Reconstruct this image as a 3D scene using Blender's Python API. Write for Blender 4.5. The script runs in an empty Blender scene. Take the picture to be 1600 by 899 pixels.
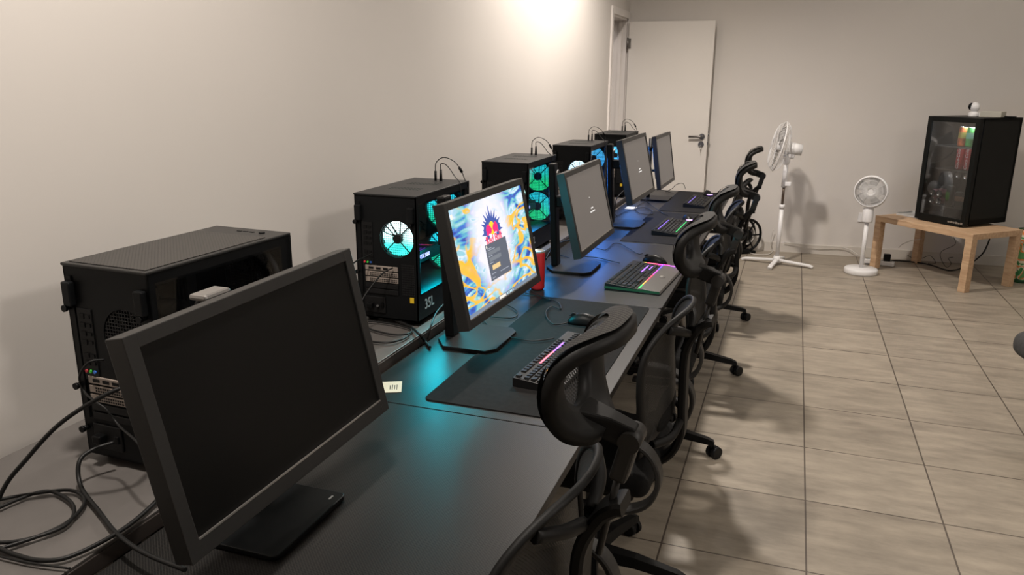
import bpy, bmesh, math, random
from mathutils import Vector, Matrix
random.seed(7)
S = bpy.context.scene
COL = S.collection
PI = math.pi

# ------------------------------------------------------------------ camera
def cam_matrix(a, b, c):
    ca, sa, cb, sb, cc, sc = math.cos(a), math.sin(a), math.cos(b), math.sin(b), math.cos(c), math.sin(c)
    Rz = Matrix(((ca, -sa, 0), (sa, ca, 0), (0, 0, 1)))
    Rx = Matrix(((1, 0, 0), (0, cb, -sb), (0, sb, cb)))
    Rr = Matrix(((cc, -sc, 0), (sc, cc, 0), (0, 0, 1)))
    return (Rz @ Rx @ Rr).to_4x4()
cd = bpy.data.cameras.new('camera'); cam = bpy.data.objects.new('camera', cd); COL.objects.link(cam)
cd.sensor_width = 36; cd.lens = 1216.9 / 1600 * 36; cd.clip_start = 0.02
cam.matrix_world = Matrix.Translation((0, 0, 1.54)) @ cam_matrix(0.340008503, 1.30893500, 0.00757159325)
S.camera = cam

# ------------------------------------------------------------------ world, lights, exposure
w = bpy.data.worlds.new('world'); S.world = w; w.use_nodes = True
w.node_tree.nodes['Background'].inputs[0].default_value = (0.9, 0.95, 1, 1)
w.node_tree.nodes['Background'].inputs[1].default_value = 0.05
S.view_settings.view_transform = 'Standard'; S.view_settings.look = 'None'
S.view_settings.exposure = 0.48; S.view_settings.gamma = 1.0; S.view_settings.use_curve_mapping = False

def lamp(name, kind, loc, power, color=(1, 1, 1), size=0.07, rot=(0, 0, 0), spot=None, size_y=None, blend=0.6):
    d = bpy.data.lights.new(name, kind); d.energy = power; d.color = color
    if kind == 'AREA':
        d.size = size
        if size_y: d.shape = 'RECTANGLE'; d.size_y = size_y
        else: d.shape = 'DISK'
    else: d.shadow_soft_size = size
    if kind == 'SPOT': d.spot_size = spot; d.spot_blend = blend
    o = bpy.data.objects.new(name, d); COL.objects.link(o); o.location = loc; o.rotation_euler = rot
    return o
WARM = (1.0, 0.915, 0.83)
lamp('ceiling_lamp_light', 'SPOT', (-0.82, 0.92, 3.12), 160, WARM, 0.085, (0, 0, 0), math.radians(150), None, .7)
lamp('ceiling_lamp_light', 'SPOT', (-0.82, 4.93, 3.12), 240, WARM, 0.085, (0, 0, 0), math.radians(150), None, .7)
lamp('right_fill_light', 'AREA', (2.6, 1.1, 3.22), 36, (1, 0.93, 0.86), .5, (0, math.radians(25), 0), None, .5)
lamp('right_fill_light', 'AREA', (1.5, 5.6, 3.22), 17, (1, 0.93, 0.84), 1.0, (0, 0, 0), None, 1.0)  # added soft fill to brighten the back right wall, no known fixture
lamp('corridor_fill_light', 'POINT', (-2.1, 6.9, 2.5), 9, (1, 0.92, 0.9), 0.15)  # added to brighten the space behind the doorway, no lamp known there

# ------------------------------------------------------------------ materials
MATS = {}
def mat(name, col, rough=0.5, metal=0.0, spec=0.5, emit=None, estr=0.0, var=0.0, vscale=8.0, bump=0.0, bscale=200.0, coat=0.0):
    if name in MATS: return MATS[name]
    m = bpy.data.materials.new(name); m.use_nodes = True; nt = m.node_tree; b = nt.nodes['Principled BSDF']
    b.inputs['Base Color'].default_value = (*col, 1); b.inputs['Roughness'].default_value = rough
    b.inputs['Metallic'].default_value = metal; b.inputs['Specular IOR Level'].default_value = spec
    b.inputs['Coat Weight'].default_value = coat
    if emit: b.inputs['Emission Color'].default_value = (*emit, 1); b.inputs['Emission Strength'].default_value = estr
    if var or bump:
        tc = nt.nodes.new('ShaderNodeTexCoord')
        if var:
            n = nt.nodes.new('ShaderNodeTexNoise'); n.inputs['Scale'].default_value = vscale; n.inputs['Detail'].default_value = 4
            nt.links.new(tc.outputs['Object'], n.inputs['Vector'])
            r = nt.nodes.new('ShaderNodeValToRGB'); r.color_ramp.elements[0].position = 0.3; r.color_ramp.elements[1].position = 0.7
            r.color_ramp.elements[0].color = (*[max(0, c * (1 - var)) for c in col], 1)
            r.color_ramp.elements[1].color = (*[min(1, c * (1 + var)) for c in col], 1)
            nt.links.new(n.outputs['Fac'], r.inputs[0]); nt.links.new(r.outputs[0], b.inputs['Base Color'])
        if bump:
            n2 = nt.nodes.new('ShaderNodeTexNoise'); n2.inputs['Scale'].default_value = bscale
            nt.links.new(tc.outputs['Object'], n2.inputs['Vector'])
            bp = nt.nodes.new('ShaderNodeBump'); bp.inputs['Strength'].default_value = bump; bp.inputs['Distance'].default_value = 0.002
            nt.links.new(n2.outputs['Fac'], bp.inputs['Height']); nt.links.new(bp.outputs[0], b.inputs['Normal'])
    MATS[name] = m; return m

def nn(nt, kind, **kw):
    n = nt.nodes.new(kind)
    for k, v in kw.items(): setattr(n, k, v)
    return n
def mth(nt, op, a, b=None):
    n = nt.nodes.new('ShaderNodeMath'); n.operation = op
    for i, v in enumerate((a, b)):
        if v is None: continue
        if isinstance(v, (int, float)): n.inputs[i].default_value = v
        else: nt.links.new(v, n.inputs[i])
    return n.outputs[0]

def grid_mask(nt, period, thr, coord='UV', axes=(0, 1), hexa=True):
    """1 inside round cells laid out on a staggered grid"""
    tc = nt.nodes.new('ShaderNodeTexCoord'); sp = nt.nodes.new('ShaderNodeSeparateXYZ')
    nt.links.new(tc.outputs[coord], sp.inputs[0])
    u = mth(nt, 'MULTIPLY', sp.outputs[axes[0]], 2 * PI / period); v = mth(nt, 'MULTIPLY', sp.outputs[axes[1]], 2 * PI / period)
    if hexa:
        a = mth(nt, 'ADD', u, v); b = mth(nt, 'SUBTRACT', u, v)
        s = mth(nt, 'MULTIPLY', mth(nt, 'COSINE', mth(nt, 'MULTIPLY', a, 0.5)), mth(nt, 'COSINE', mth(nt, 'MULTIPLY', b, 0.5)))
        s = mth(nt, 'ABSOLUTE', s)
    else:
        s = mth(nt, 'MULTIPLY', mth(nt, 'ABSOLUTE', mth(nt, 'SINE', mth(nt, 'MULTIPLY', u, .5))), mth(nt, 'ABSOLUTE', mth(nt, 'SINE', mth(nt, 'MULTIPLY', v, .5))))
    return mth(nt, 'GREATER_THAN', s, thr)

def mesh_mat(name, col, period, thr, rough=0.6):
    m = bpy.data.materials.new(name); m.use_nodes = True; nt = m.node_tree; b = nt.nodes['Principled BSDF']; out = nt.nodes['Material Output']
    b.inputs['Base Color'].default_value = (*col, 1); b.inputs['Roughness'].default_value = rough
    t = nt.nodes.new('ShaderNodeBsdfTransparent'); mx = nt.nodes.new('ShaderNodeMixShader')
    nt.links.new(grid_mask(nt, period, thr), mx.inputs[0]); nt.links.new(b.outputs[0], mx.inputs[1]); nt.links.new(t.outputs[0], mx.inputs[2])
    nt.links.new(mx.outputs[0], out.inputs[0]); return m

def perf_mat(name, col, hole, period, thr, coord='Object', axes=(0, 1), hexa=True, rough=0.45):
    m = bpy.data.materials.new(name); m.use_nodes = True; nt = m.node_tree; b = nt.nodes['Principled BSDF']; b.inputs['Specular IOR Level'].default_value = .2
    b.inputs['Roughness'].default_value = rough
    mx = nn(nt, 'ShaderNodeMix', data_type='RGBA'); mx.inputs[6].default_value = (*col, 1); mx.inputs[7].default_value = (*hole, 1)
    nt.links.new(grid_mask(nt, period, thr, coord, axes, hexa), mx.inputs[0]); nt.links.new(mx.outputs[2], b.inputs['Base Color'])
    return m

def glass_mat(name, tint=(1, 1, 1), rough=0.02, fac=0.10, minr=0.0):
    m = bpy.data.materials.new(name); m.use_nodes = True; nt = m.node_tree; out = nt.nodes['Material Output']
    nt.nodes.remove(nt.nodes['Principled BSDF'])
    t = nt.nodes.new('ShaderNodeBsdfTransparent'); t.inputs[0].default_value = (*tint, 1)
    g = nt.nodes.new('ShaderNodeBsdfGlossy'); g.inputs['Roughness'].default_value = rough
    fr = nt.nodes.new('ShaderNodeFresnel'); fr.inputs[0].default_value = 1.45
    mx = nt.nodes.new('ShaderNodeMixShader'); nt.links.new(mth(nt, 'ADD', fr.outputs[0], minr), mx.inputs[0])
    nt.links.new(t.outputs[0], mx.inputs[1]); nt.links.new(g.outputs[0], mx.inputs[2]); nt.links.new(mx.outputs[0], out.inputs[0])
    return m

def emis(name, col, strength):
    strength = strength * .8
    if name in MATS: return MATS[name]
    m = bpy.data.materials.new(name); m.use_nodes = True; nt = m.node_tree; b = nt.nodes['Principled BSDF']
    b.inputs['Base Color'].default_value = (*[c * .3 for c in col], 1)
    b.inputs['Emission Color'].default_value = (*col, 1); b.inputs['Emission Strength'].default_value = strength
    MATS[name] = m; return m

def floor_mat():
    m = bpy.data.materials.new('floor_tiles'); m.use_nodes = True; nt = m.node_tree; b = nt.nodes['Principled BSDF']; L = nt.links
    tc = nn(nt, 'ShaderNodeTexCoord'); mp = nn(nt, 'ShaderNodeMapping')
    mp.inputs['Location'].default_value = (-0.174 + 0.002 + 4.69, -2.875 + 0.002 + 4.72, 0)
    L.new(tc.outputs['Object'], mp.inputs[0])
    br = nn(nt, 'ShaderNodeTexBrick', offset=0.0, squash=1.0)
    br.inputs['Scale'].default_value = 1; br.inputs['Brick Width'].default_value = 0.469; br.inputs['Row Height'].default_value = 0.472
    br.inputs['Mortar Size'].default_value = 0.0032; br.inputs['Mortar Smooth'].default_value = 0.1; br.inputs['Bias'].default_value = 0
    br.inputs['Color1'].default_value = (0.325, 0.283, 0.228, 1); br.inputs['Color2'].default_value = (0.28, 0.242, 0.193, 1)
    br.inputs['Mortar'].default_value = (0.085, 0.065, 0.05, 1)
    L.new(mp.outputs[0], br.inputs['Vector'])
    mp2 = nn(nt, 'ShaderNodeMapping'); mp2.inputs['Scale'].default_value = (2.2, 7.5, 1); L.new(tc.outputs['Object'], mp2.inputs[0])
    no = nn(nt, 'ShaderNodeTexNoise'); no.inputs['Scale'].default_value = 1.6; no.inputs['Detail'].default_value = 9; no.inputs['Roughness'].default_value = .68
    L.new(mp2.outputs[0], no.inputs['Vector'])
    rp = nn(nt, 'ShaderNodeValToRGB'); rp.color_ramp.elements[0].position = .32; rp.color_ramp.elements[0].color = (.66, .65, .64, 1)
    rp.color_ramp.elements[1].position = .68; rp.color_ramp.elements[1].color = (1.16, 1.15, 1.13, 1)
    L.new(no.outputs['Fac'], rp.inputs[0])
    mx = nn(nt, 'ShaderNodeMix', data_type='RGBA', blend_type='MULTIPLY'); mx.inputs[0].default_value = 1
    L.new(br.outputs['Color'], mx.inputs[6]); L.new(rp.outputs[0], mx.inputs[7]); L.new(mx.outputs[2], b.inputs['Base Color'])
    rr = nn(nt, 'ShaderNodeMapRange'); rr.inputs[3].default_value = .36; rr.inputs[4].default_value = .58
    L.new(no.outputs['Fac'], rr.inputs[0]); L.new(rr.outputs[0], b.inputs['Roughness'])
    bp = nn(nt, 'ShaderNodeBump'); bp.inputs['Strength'].default_value = .5; bp.inputs['Distance'].default_value = .002; bp.invert = True
    L.new(br.outputs['Fac'], bp.inputs['Height']); L.new(bp.outputs[0], b.inputs['Normal'])
    return m

def carbon_mat():
    m = bpy.data.materials.new('carbon_texture_desktop'); m.use_nodes = True; nt = m.node_tree; b = nt.nodes['Principled BSDF']; L = nt.links
    mask = grid_mask(nt, 0.0065, 0.32, 'Object', (0, 1), True)
    mx = nn(nt, 'ShaderNodeMix', data_type='RGBA'); mx.inputs[6].default_value = (0.024, 0.0225, 0.021, 1); mx.inputs[7].default_value = (0.0075, 0.0073, 0.0072, 1)
    L.new(mask, mx.inputs[0]); L.new(mx.outputs[2], b.inputs['Base Color'])
    b.inputs['Roughness'].default_value = .38; b.inputs['Specular IOR Level'].default_value = .24
    bp = nn(nt, 'ShaderNodeBump'); bp.inputs['Strength'].default_value = .18; bp.inputs['Distance'].default_value = .0004
    L.new(mask, bp.inputs['Height']); L.new(bp.outputs[0], b.inputs['Normal'])
    return m

def wood_mat(name, c1, c2):
    m = bpy.data.materials.new(name); m.use_nodes = True; nt = m.node_tree; b = nt.nodes['Principled BSDF']; L = nt.links
    tc = nn(nt, 'ShaderNodeTexCoord'); mp = nn(nt, 'ShaderNodeMapping'); mp.inputs['Scale'].default_value = (1.5, 14, 14); L.new(tc.outputs['Object'], mp.inputs[0])
    no = nn(nt, 'ShaderNodeTexNoise'); no.inputs['Scale'].default_value = 4; no.inputs['Detail'].default_value = 6; L.new(mp.outputs[0], no.inputs['Vector'])
    rp = nn(nt, 'ShaderNodeValToRGB'); rp.color_ramp.elements[0].position = .35; rp.color_ramp.elements[0].color = (*c1, 1); rp.color_ramp.elements[1].position = .65; rp.color_ramp.elements[1].color = (*c2, 1)
    L.new(no.outputs['Fac'], rp.inputs[0]); L.new(rp.outputs[0], b.inputs['Base Color']); b.inputs['Roughness'].default_value = .5
    return m

def wallpaper_mat():
    """computer desktop picture: flowing paint in blue, teal, white and orange"""
    m = bpy.data.materials.new('desktop_wallpaper'); m.use_nodes = True; nt = m.node_tree; b = nt.nodes['Principled BSDF']; L = nt.links
    tc = nn(nt, 'ShaderNodeTexCoord'); sp = nn(nt, 'ShaderNodeSeparateXYZ'); L.new(tc.outputs['UV'], sp.inputs[0])
    n1 = nn(nt, 'ShaderNodeTexNoise'); n1.inputs['Scale'].default_value = 3.4; n1.inputs['Detail'].default_value = 2.5; n1.inputs['Distortion'].default_value = 2.6
    L.new(tc.outputs['UV'], n1.inputs['Vector'])
    n2 = nn(nt, 'ShaderNodeTexNoise'); n2.inputs['Scale'].default_value = 3.1; n2.inputs['Detail'].default_value = 1.2; n2.inputs['Distortion'].default_value = 1.6
    mp = nn(nt, 'ShaderNodeMapping'); mp.inputs['Location'].default_value = (3.3, 1.7, 0); L.new(tc.outputs['UV'], mp.inputs[0]); L.new(mp.outputs[0], n2.inputs['Vector'])
    r1 = nn(nt, 'ShaderNodeValToRGB'); e = r1.color_ramp
    e.elements[0].position = .34; e.elements[0].color = (.03, .06, .36, 1); e.elements[1].position = .62; e.elements[1].color = (.75, .83, .95, 1)
    for p, c in ((.41, (.05, .18, .62)), (.46, (.12, .48, .60)), (.51, (.30, .62, .62)), (.56, (.45, .66, .86)), (.66, (.30, .60, .70))):
        x = e.elements.new(p); x.color = (*c, 1)
    L.new(n1.outputs['Fac'], r1.inputs[0])
    org = nn(nt, 'ShaderNodeValToRGB'); o = org.color_ramp; o.elements[0].position = .0; o.elements[0].color = (0, 0, 0, 1); o.elements[1].position = 1; o.elements[1].color = (0, 0, 0, 1)
    x = o.elements.new(.565); x.color = (0, 0, 0, 1); x = o.elements.new(.59); x.color = (1, 1, 1, 1); x = o.elements.new(.665); x.color = (1, .85, .5, 1); x = o.elements.new(.69); x.color = (0, 0, 0, 1)
    # orange pushed to the sides and the lower corner
    side = mth(nt, 'MULTIPLY', mth(nt, 'ABSOLUTE', mth(nt, 'SUBTRACT', sp.outputs[0], .50)), .26)
    low = mth(nt, 'MULTIPLY', mth(nt, 'SUBTRACT', .55, sp.outputs[1]), .14)
    s = mth(nt, 'ADD', mth(nt, 'ADD', n2.outputs['Fac'], side), low)
    s = mth(nt, 'SUBTRACT', s, .02); L.new(s, org.inputs[0])
    # pale clearing in the middle
    dx = mth(nt, 'MULTIPLY', mth(nt, 'SUBTRACT', sp.outputs[0], .47), 2.3); dy = mth(nt, 'MULTIPLY', mth(nt, 'SUBTRACT', sp.outputs[1], .62), 1.15)
    d = mth(nt, 'ADD', mth(nt, 'MULTIPLY', dx, dx), mth(nt, 'MULTIPLY', dy, dy))
    d = mth(nt, 'ADD', d, mth(nt, 'MULTIPLY', mth(nt, 'SUBTRACT', n1.outputs['Fac'], .5), .8))
    rc = nn(nt, 'ShaderNodeMapRange'); rc.inputs[1].default_value = .15; rc.inputs[2].default_value = .50; L.new(d, rc.inputs[0])
    mx = nn(nt, 'ShaderNodeMix', data_type='RGBA'); mx.inputs[6].default_value = (.86, .83, .96, 1); L.new(rc.outputs[0], mx.inputs[0]); L.new(r1.outputs[0], mx.inputs[7])
    mo = nn(nt, 'ShaderNodeMix', data_type='RGBA'); L.new(mth(nt, 'MULTIPLY', org.outputs[0], rc.outputs[0]), mo.inputs[0]); L.new(mx.outputs[2], mo.inputs[6]); mo.inputs[7].default_value = (1.0, .52, .02, 1)
    b.inputs['Base Color'].default_value = (.02, .02, .02, 1); b.inputs['Roughness'].default_value = .4
    L.new(mo.outputs[2], b.inputs['Emission Color']); b.inputs['Emission Strength'].default_value = .82
    return m

def fan_glow_mat(name, top, bot, strength):
    """lit fan rotor: LED colour runs from one hue at the top to another at the bottom"""
    m = bpy.data.materials.new(name); m.use_nodes = True; nt = m.node_tree; b = nt.nodes['Principled BSDF']; L = nt.links
    tc = nn(nt, 'ShaderNodeTexCoord'); sp = nn(nt, 'ShaderNodeSeparateXYZ'); L.new(tc.outputs['UV'], sp.inputs[0])
    r = nn(nt, 'ShaderNodeMapRange'); r.inputs[1].default_value = .30; r.inputs[2].default_value = .75; L.new(sp.outputs[1], r.inputs[0])
    mx = nn(nt, 'ShaderNodeMix', data_type='RGBA'); L.new(r.outputs[0], mx.inputs[0]); mx.inputs[6].default_value = (*bot, 1); mx.inputs[7].default_value = (*top, 1)
    L.new(mx.outputs[2], b.inputs['Emission Color']); b.inputs['Emission Strength'].default_value = strength
    b.inputs['Base Color'].default_value = (.3, .3, .3, 1)
    return m

M_wall = mat('wall_paint', (0.60, 0.565, 0.53), .75, var=.02, vscale=1.5, bump=.05, bscale=60)
M_ceil = mat('ceiling_paint', (0.72, 0.70, 0.67), .8, var=.02)
M_base = mat('baseboard_paint', (0.56, 0.52, 0.47), .5, var=.03)
M_door = mat('door_paint', (0.62, 0.585, 0.545), .45, var=.02, vscale=2)
M_trim = mat('trim_paint', (0.66, 0.62, 0.59), .4, var=.02)
M_floor = floor_mat()
M_carbon = carbon_mat()
M_black = mat('black_plastic', (0.0045, 0.0047, 0.005), .42, spec=.15, var=.15)
M_black2 = mat('satin_black_metal', (0.0055, 0.006, 0.0066), .42, spec=.14, var=.12)
M_dark = mat('dark_grey_plastic', (0.008, 0.008, 0.0084), .45, spec=.2, var=.1)
M_bez = mat('charcoal_bezel', (0.020, 0.0195, 0.019), .4, spec=.3, var=.08)
M_silver = mat('brushed_silver', (0.42, 0.40, 0.38), .3, metal=.8, var=.1)
M_steel = mat('dark_steel', (0.20, 0.19, 0.18), .35, metal=.9, var=.1)
M_shelf = mat('grey_laminate', (0.11, 0.101, 0.095), .42, var=.06, vscale=20)
M_shelfedge = mat('dark_brown_edging', (0.055, 0.045, 0.04), .5, var=.1)
M_mat = mat('black_cloth_mat', (0.0135, 0.0128, 0.0128), .85, spec=.12, var=.15, vscale=60, bump=.15, bscale=900)
M_cable = mat('black_cable', (0.007, 0.007, 0.007), .5, spec=.3, var=.1)
M_wcable = mat('white_cable', (0.55, 0.52, 0.48), .5, var=.05)
M_off = mat('screen_off', (0.0035, 0.0034, 0.0033), .35, spec=.2, var=.05)
M_grey_on = emis('grey_screen', (0.155, 0.135, 0.12), .68)
M_white = mat('white_plastic', (0.74, 0.73, 0.73), .35, var=.03)
M_wgrille = mat('white_grille', (0.72, 0.71, 0.70), .4, var=.03)
M_wood = wood_mat('birch_veneer', (0.44, 0.28, 0.165), (0.56, 0.38, 0.235))
M_paper = mat('paper', (0.70, 0.66, 0.52), .7, var=.05)
M_wpaper = mat('white_paper', (0.75, 0.75, 0.74), .7, var=.05)
M_chairframe = mat('chair_frame_plastic', (0.0052, 0.005, 0.0048), .55, spec=.2, var=.15)
M_chairgrey = mat('chair_arm_plastic', (0.016, 0.015, 0.014), .5, spec=.35, var=.12)
M_fabric = mat('chair_fabric', (0.007, 0.0068, 0.0068), .9, spec=.2, var=.2, vscale=80, bump=.4, bscale=700)
M_mesh = mesh_mat('chair_mesh', (0.004, 0.0039, 0.0038), .0066, .86)
M_meshfine = mesh_mat('headrest_mesh', (0.03, 0.028, 0.026), .0085, .5)
M_glass = glass_mat('side_glass', (.62, .64, .66), .02, minr=.0)
M_fglass = glass_mat('fridge_glass', (.46, .46, .45), .05, minr=.17)
M_key = mat('black_keycap', (0.006, 0.0058, 0.0058), .5, spec=.22, var=.2)
M_screw = mat('screw_metal', (0.3, 0.29, 0.27), .35, metal=.9)
M_legend = mat('white_print', (0.62, 0.62, 0.62), .5)
M_red = mat('red_can', (0.42, 0.012, 0.014), .35, var=.1)

# ------------------------------------------------------------------ geometry helpers
class MB:
    def __init__(s): s.bm = bmesh.new(); s.uv = s.bm.loops.layers.uv.new('UVMap')
    def merge(s, tb, mx=None, smooth=False):
        if mx is not None: bmesh.ops.transform(tb, matrix=mx, verts=tb.verts)
        if smooth:
            for f in tb.faces: f.smooth = True
        me = bpy.data.meshes.new('tmp'); tb.to_mesh(me); tb.free(); s.bm.from_mesh(me); bpy.data.meshes.remove(me); return s
    def box(s, c, d, rot=None, bev=0, seg=2, mx=None):
        t = bmesh.new(); t.loops.layers.uv.new('UVMap'); bmesh.ops.create_cube(t, size=1)
        bmesh.ops.scale(t, vec=d, verts=t.verts)
        if bev: bmesh.ops.bevel(t, geom=t.edges[:], offset=min(bev, min(d) * .49), segments=seg, profile=.5, affect='EDGES')
        m = Matrix.Translation(c)
        if rot is not None: m = m @ (rot.to_4x4() if hasattr(rot, 'to_4x4') else Matrix.Rotation(rot, 4, 'Z'))
        if mx is not None: m = mx @ m
        return s.merge(t, m)
    def cyl(s, p0, p1, r0, r1=None, seg=20, cap=True, mx=None):
        r1 = r0 if r1 is None else r1; p0 = Vector(p0); p1 = Vector(p1); d = p1 - p0
        t = bmesh.new(); t.loops.layers.uv.new('UVMap')
        bmesh.ops.create_cone(t, cap_ends=cap, segments=seg, radius1=r0, radius2=r1, depth=d.length)
        for f in t.faces: f.smooth = len(f.verts) == 4
        m = Matrix.Translation((p0 + p1) / 2) @ d.to_track_quat('Z', 'Y').to_matrix().to_4x4()
        if mx is not None: m = mx @ m
        return s.merge(t, m)
    def sph(s, c, r, seg=20, mx=None):
        t = bmesh.new(); t.loops.layers.uv.new('UVMap'); bmesh.ops.create_uvsphere(t, u_segments=seg, v_segments=seg // 2 + 2, radius=1)
        sc = r if hasattr(r, '__len__') else (r, r, r)
        m = Matrix.Translation(c) @ Matrix.Diagonal((*sc, 1))
        if mx is not None: m = mx @ m
        return s.merge(t, m, True)
    def lathe(s, prof, seg=32, mx=None, smooth=True):
        t = bmesh.new(); t.loops.layers.uv.new('UVMap'); rings = []
        for r, z in prof:
            rings.append([t.verts.new((r * math.cos(2 * PI * k / seg), r * math.sin(2 * PI * k / seg), z)) for k in range(seg)] if r > 1e-6 else [t.verts.new((0, 0, z))])
        for a, b in zip(rings, rings[1:]):
            for k in range(seg):
                k2 = (k + 1) % seg
                if len(a) == 1 and len(b) == 1: continue
                if len(a) == 1: f = t.faces.new((a[0], b[k], b[k2]))
                elif len(b) == 1: f = t.faces.new((a[k], a[k2], b[0]))
                else: f = t.faces.new((a[k], a[k2], b[k2], b[k]))
                f.smooth = smooth
        bmesh.ops.recalc_face_normals(t, faces=t.faces)
        return s.merge(t, mx)
    def tube(s, pts, r, seg=8, closed=False, cap=True, mx=None, flat=None):
        pts = [Vector(p) for p in pts]; n = len(pts); t = bmesh.new(); t.loops.layers.uv.new('UVMap'); rings = []
        up = Vector((0, 0, 1)); prev = None
        for i, p in enumerate(pts):
            a = pts[(i - 1) % n] if (closed or i > 0) else p; b = pts[(i + 1) % n] if (closed or i < n - 1) else p
            d = (b - a); d = d.normalized() if d.length > 1e-9 else Vector((0, 0, 1))
            if prev is None:
                x = d.cross(up if abs(d.z) < .95 else Vector((1, 0, 0))).normalized()
            else:
                x = prev - d * prev.dot(d); x = x.normalized() if x.length > 1e-6 else d.orthogonal().normalized()
            prev = x; y = d.cross(x); rr = r[i] if hasattr(r, '__len__') else r
            if flat is not None:   # flat = (direction, half width, half thickness)
                wdir = Vector(flat[0]).normalized(); th = d.cross(wdir).normalized()
                rings.append([t.verts.new(p + wdir * flat[1] * cx + th * flat[2] * cy) for cx, cy in ((-1, -.5), (-.85, -1), (.85, -1), (1, -.5), (1, .5), (.85, 1), (-.85, 1), (-1, .5))])
            else:
                rings.append([t.verts.new(p + (x * math.cos(2 * PI * k / seg) + y * math.sin(2 * PI * k / seg)) * rr) for k in range(seg)])
        m = len(rings[0]); last = n if closed else n - 1
        for i in range(last):
            a, b = rings[i], rings[(i + 1) % n]
            for k in range(m):
                f = t.faces.new((a[k], a[(k + 1) % m], b[(k + 1) % m], b[k])); f.smooth = flat is None
        if cap and not closed: t.faces.new(rings[0][::-1]); t.faces.new(rings[-1])
        bmesh.ops.recalc_face_normals(t, faces=t.faces)
        return s.merge(t, mx)
    def prism(s, poly, z0, z1, mx=None, bev=0):
        t = bmesh.new(); t.loops.layers.uv.new('UVMap'); lo = [t.verts.new((x, y, z0)) for x, y in poly]; hi = [t.verts.new((x, y, z1)) for x, y in poly]
        n = len(poly); t.faces.new(lo[::-1]); t.faces.new(hi)
        for k in range(n): t.faces.new((lo[k], lo[(k + 1) % n], hi[(k + 1) % n], hi[k]))
        bmesh.ops.recalc_face_normals(t, faces=t.faces)
        if bev: bmesh.ops.bevel(t, geom=t.edges[:], offset=bev, segments=2, profile=.5, affect='EDGES')
        return s.merge(t, mx)
    def quad(s, pts, uvs=((0, 0), (1, 0), (1, 1), (0, 1))):
        vs = [s.bm.verts.new(p) for p in pts]; f = s.bm.faces.new(vs)
        for l, u in zip(f.loops, uvs): l[s.uv].uv = u
        return s
    def build(s, name, m, parent=None, mods=()):
        me = bpy.data.meshes.new(name); s.bm.to_mesh(me); s.bm.free(); me.materials.append(m)
        o = bpy.data.objects.new(name, me); COL.objects.link(o)
        if parent: o.parent = parent
        return o

def spline(pts, sub=8, closed=False):
    P = [Vector(p) for p in pts]; n = len(P); out = []
    rng = n if closed else n - 1
    for i in range(rng):
        p0 = P[(i - 1) % n] if closed or i > 0 else P[0]; p1 = P[i]; p2 = P[(i + 1) % n]; p3 = P[(i + 2) % n] if closed or i < n - 2 else P[-1]
        for k in range(sub):
            t = k / sub
            out.append(.5 * ((2 * p1) + (-p0 + p2) * t + (2 * p0 - 5 * p1 + 4 * p2 - p3) * t * t + (-p0 + 3 * p1 - 3 * p2 + p3) * t ** 3))
    if not closed: out.append(P[-1])
    return out

def tag(o, label=None, cat=None, group=None, kind=None):
    if label: o['label'] = label
    if cat: o['category'] = cat
    if group: o['group'] = group
    if kind: o['kind'] = kind
    return o
def thing(name, label, cat, loc=(0, 0, 0), rz=0, group=None):
    o = bpy.data.objects.new(name, None); COL.objects.link(o); o.location = loc; o.rotation_euler = (0, 0, rz); o.empty_display_size = .05
    return tag(o, label, cat, group)
def struct(name, mb, m):
    o = mb.build(name, m); o['kind'] = 'structure'; return o
def text_obj(name, body, size, m, mx, parent, extrude=.0004, align='CENTER', shear=0, bold=0, spacing=1.0):
    cu = bpy.data.curves.new('txt', 'FONT'); cu.body = body; cu.size = size; cu.extrude = extrude; cu.align_x = align; cu.align_y = 'CENTER'
    cu.shear = shear; cu.offset = bold; cu.space_character = spacing; cu.resolution_u = 3
    t = bpy.data.objects.new('txt', cu); COL.objects.link(t); bpy.context.view_layer.update()
    me = bpy.data.meshes.new_from_object(t.evaluated_get(bpy.context.evaluated_depsgraph_get()))
    bpy.data.objects.remove(t); bpy.data.curves.remove(cu); me.name = name
    me.transform(mx); me.materials.clear(); me.materials.append(m)
    o = bpy.data.objects.new(name, me); COL.objects.link(o); o.parent = parent; return o
def copy_tree(o, parent=None):
    c = o.copy(); COL.objects.link(c); c.parent = parent
    for ch in list(o.children): copy_tree(ch, c)
    return c
def frame_mx(origin, xdir, ydir):
    x = Vector(xdir).normalized(); y = Vector(ydir).normalized(); z = x.cross(y)
    return Matrix(((x.x, y.x, z.x, origin[0]), (x.y, y.y, z.y, origin[1]), (x.z, y.z, z.z, origin[2]), (0, 0, 0, 1)))

# ================================================================== ROOM
XW = -1.52; CEIL = 3.3
def yb(x): return 7.555 + .0507 * x
struct('floor', MB().box((0.3, 2.6, -.05), (7.2, 12.2, .1)), M_floor)
struct('ceiling', MB().box((0.3, 2.6, CEIL + .05), (7.2, 12.2, .1)), M_ceil)
OY0, OY1, OZ = 6.765, 7.40, 2.075
wl = MB(); wl.box((XW - .1, (OY0 - 2.9) / 2, CEIL / 2), (.2, OY0 + 2.9, CEIL)); wl.box((XW - .1, (OY0 + OY1) / 2, (OZ + CEIL) / 2), (.2, OY1 - OY0, CEIL - OZ))
wl.box((XW - .1, (OY1 + 7.8) / 2, CEIL / 2), (.2, 7.8 - OY1, CEIL)); struct('wall_left', wl, M_wall)
wb = MB(); wb.prism([(XW - .25, yb(XW - .25)), (3.3, yb(3.3)), (3.3, yb(3.3) + .2), (XW - .25, yb(XW - .25) + .2)], 0, CEIL); struct('wall_back', wb, M_wall)
struct('wall_right', MB().box((3.25, 2.4, CEIL / 2), (.2, 10.8, CEIL)), M_wall)
struct('wall_near', MB().box((0.85, -2.8, CEIL / 2), (4.9, .2, CEIL)), M_wall)
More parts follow.
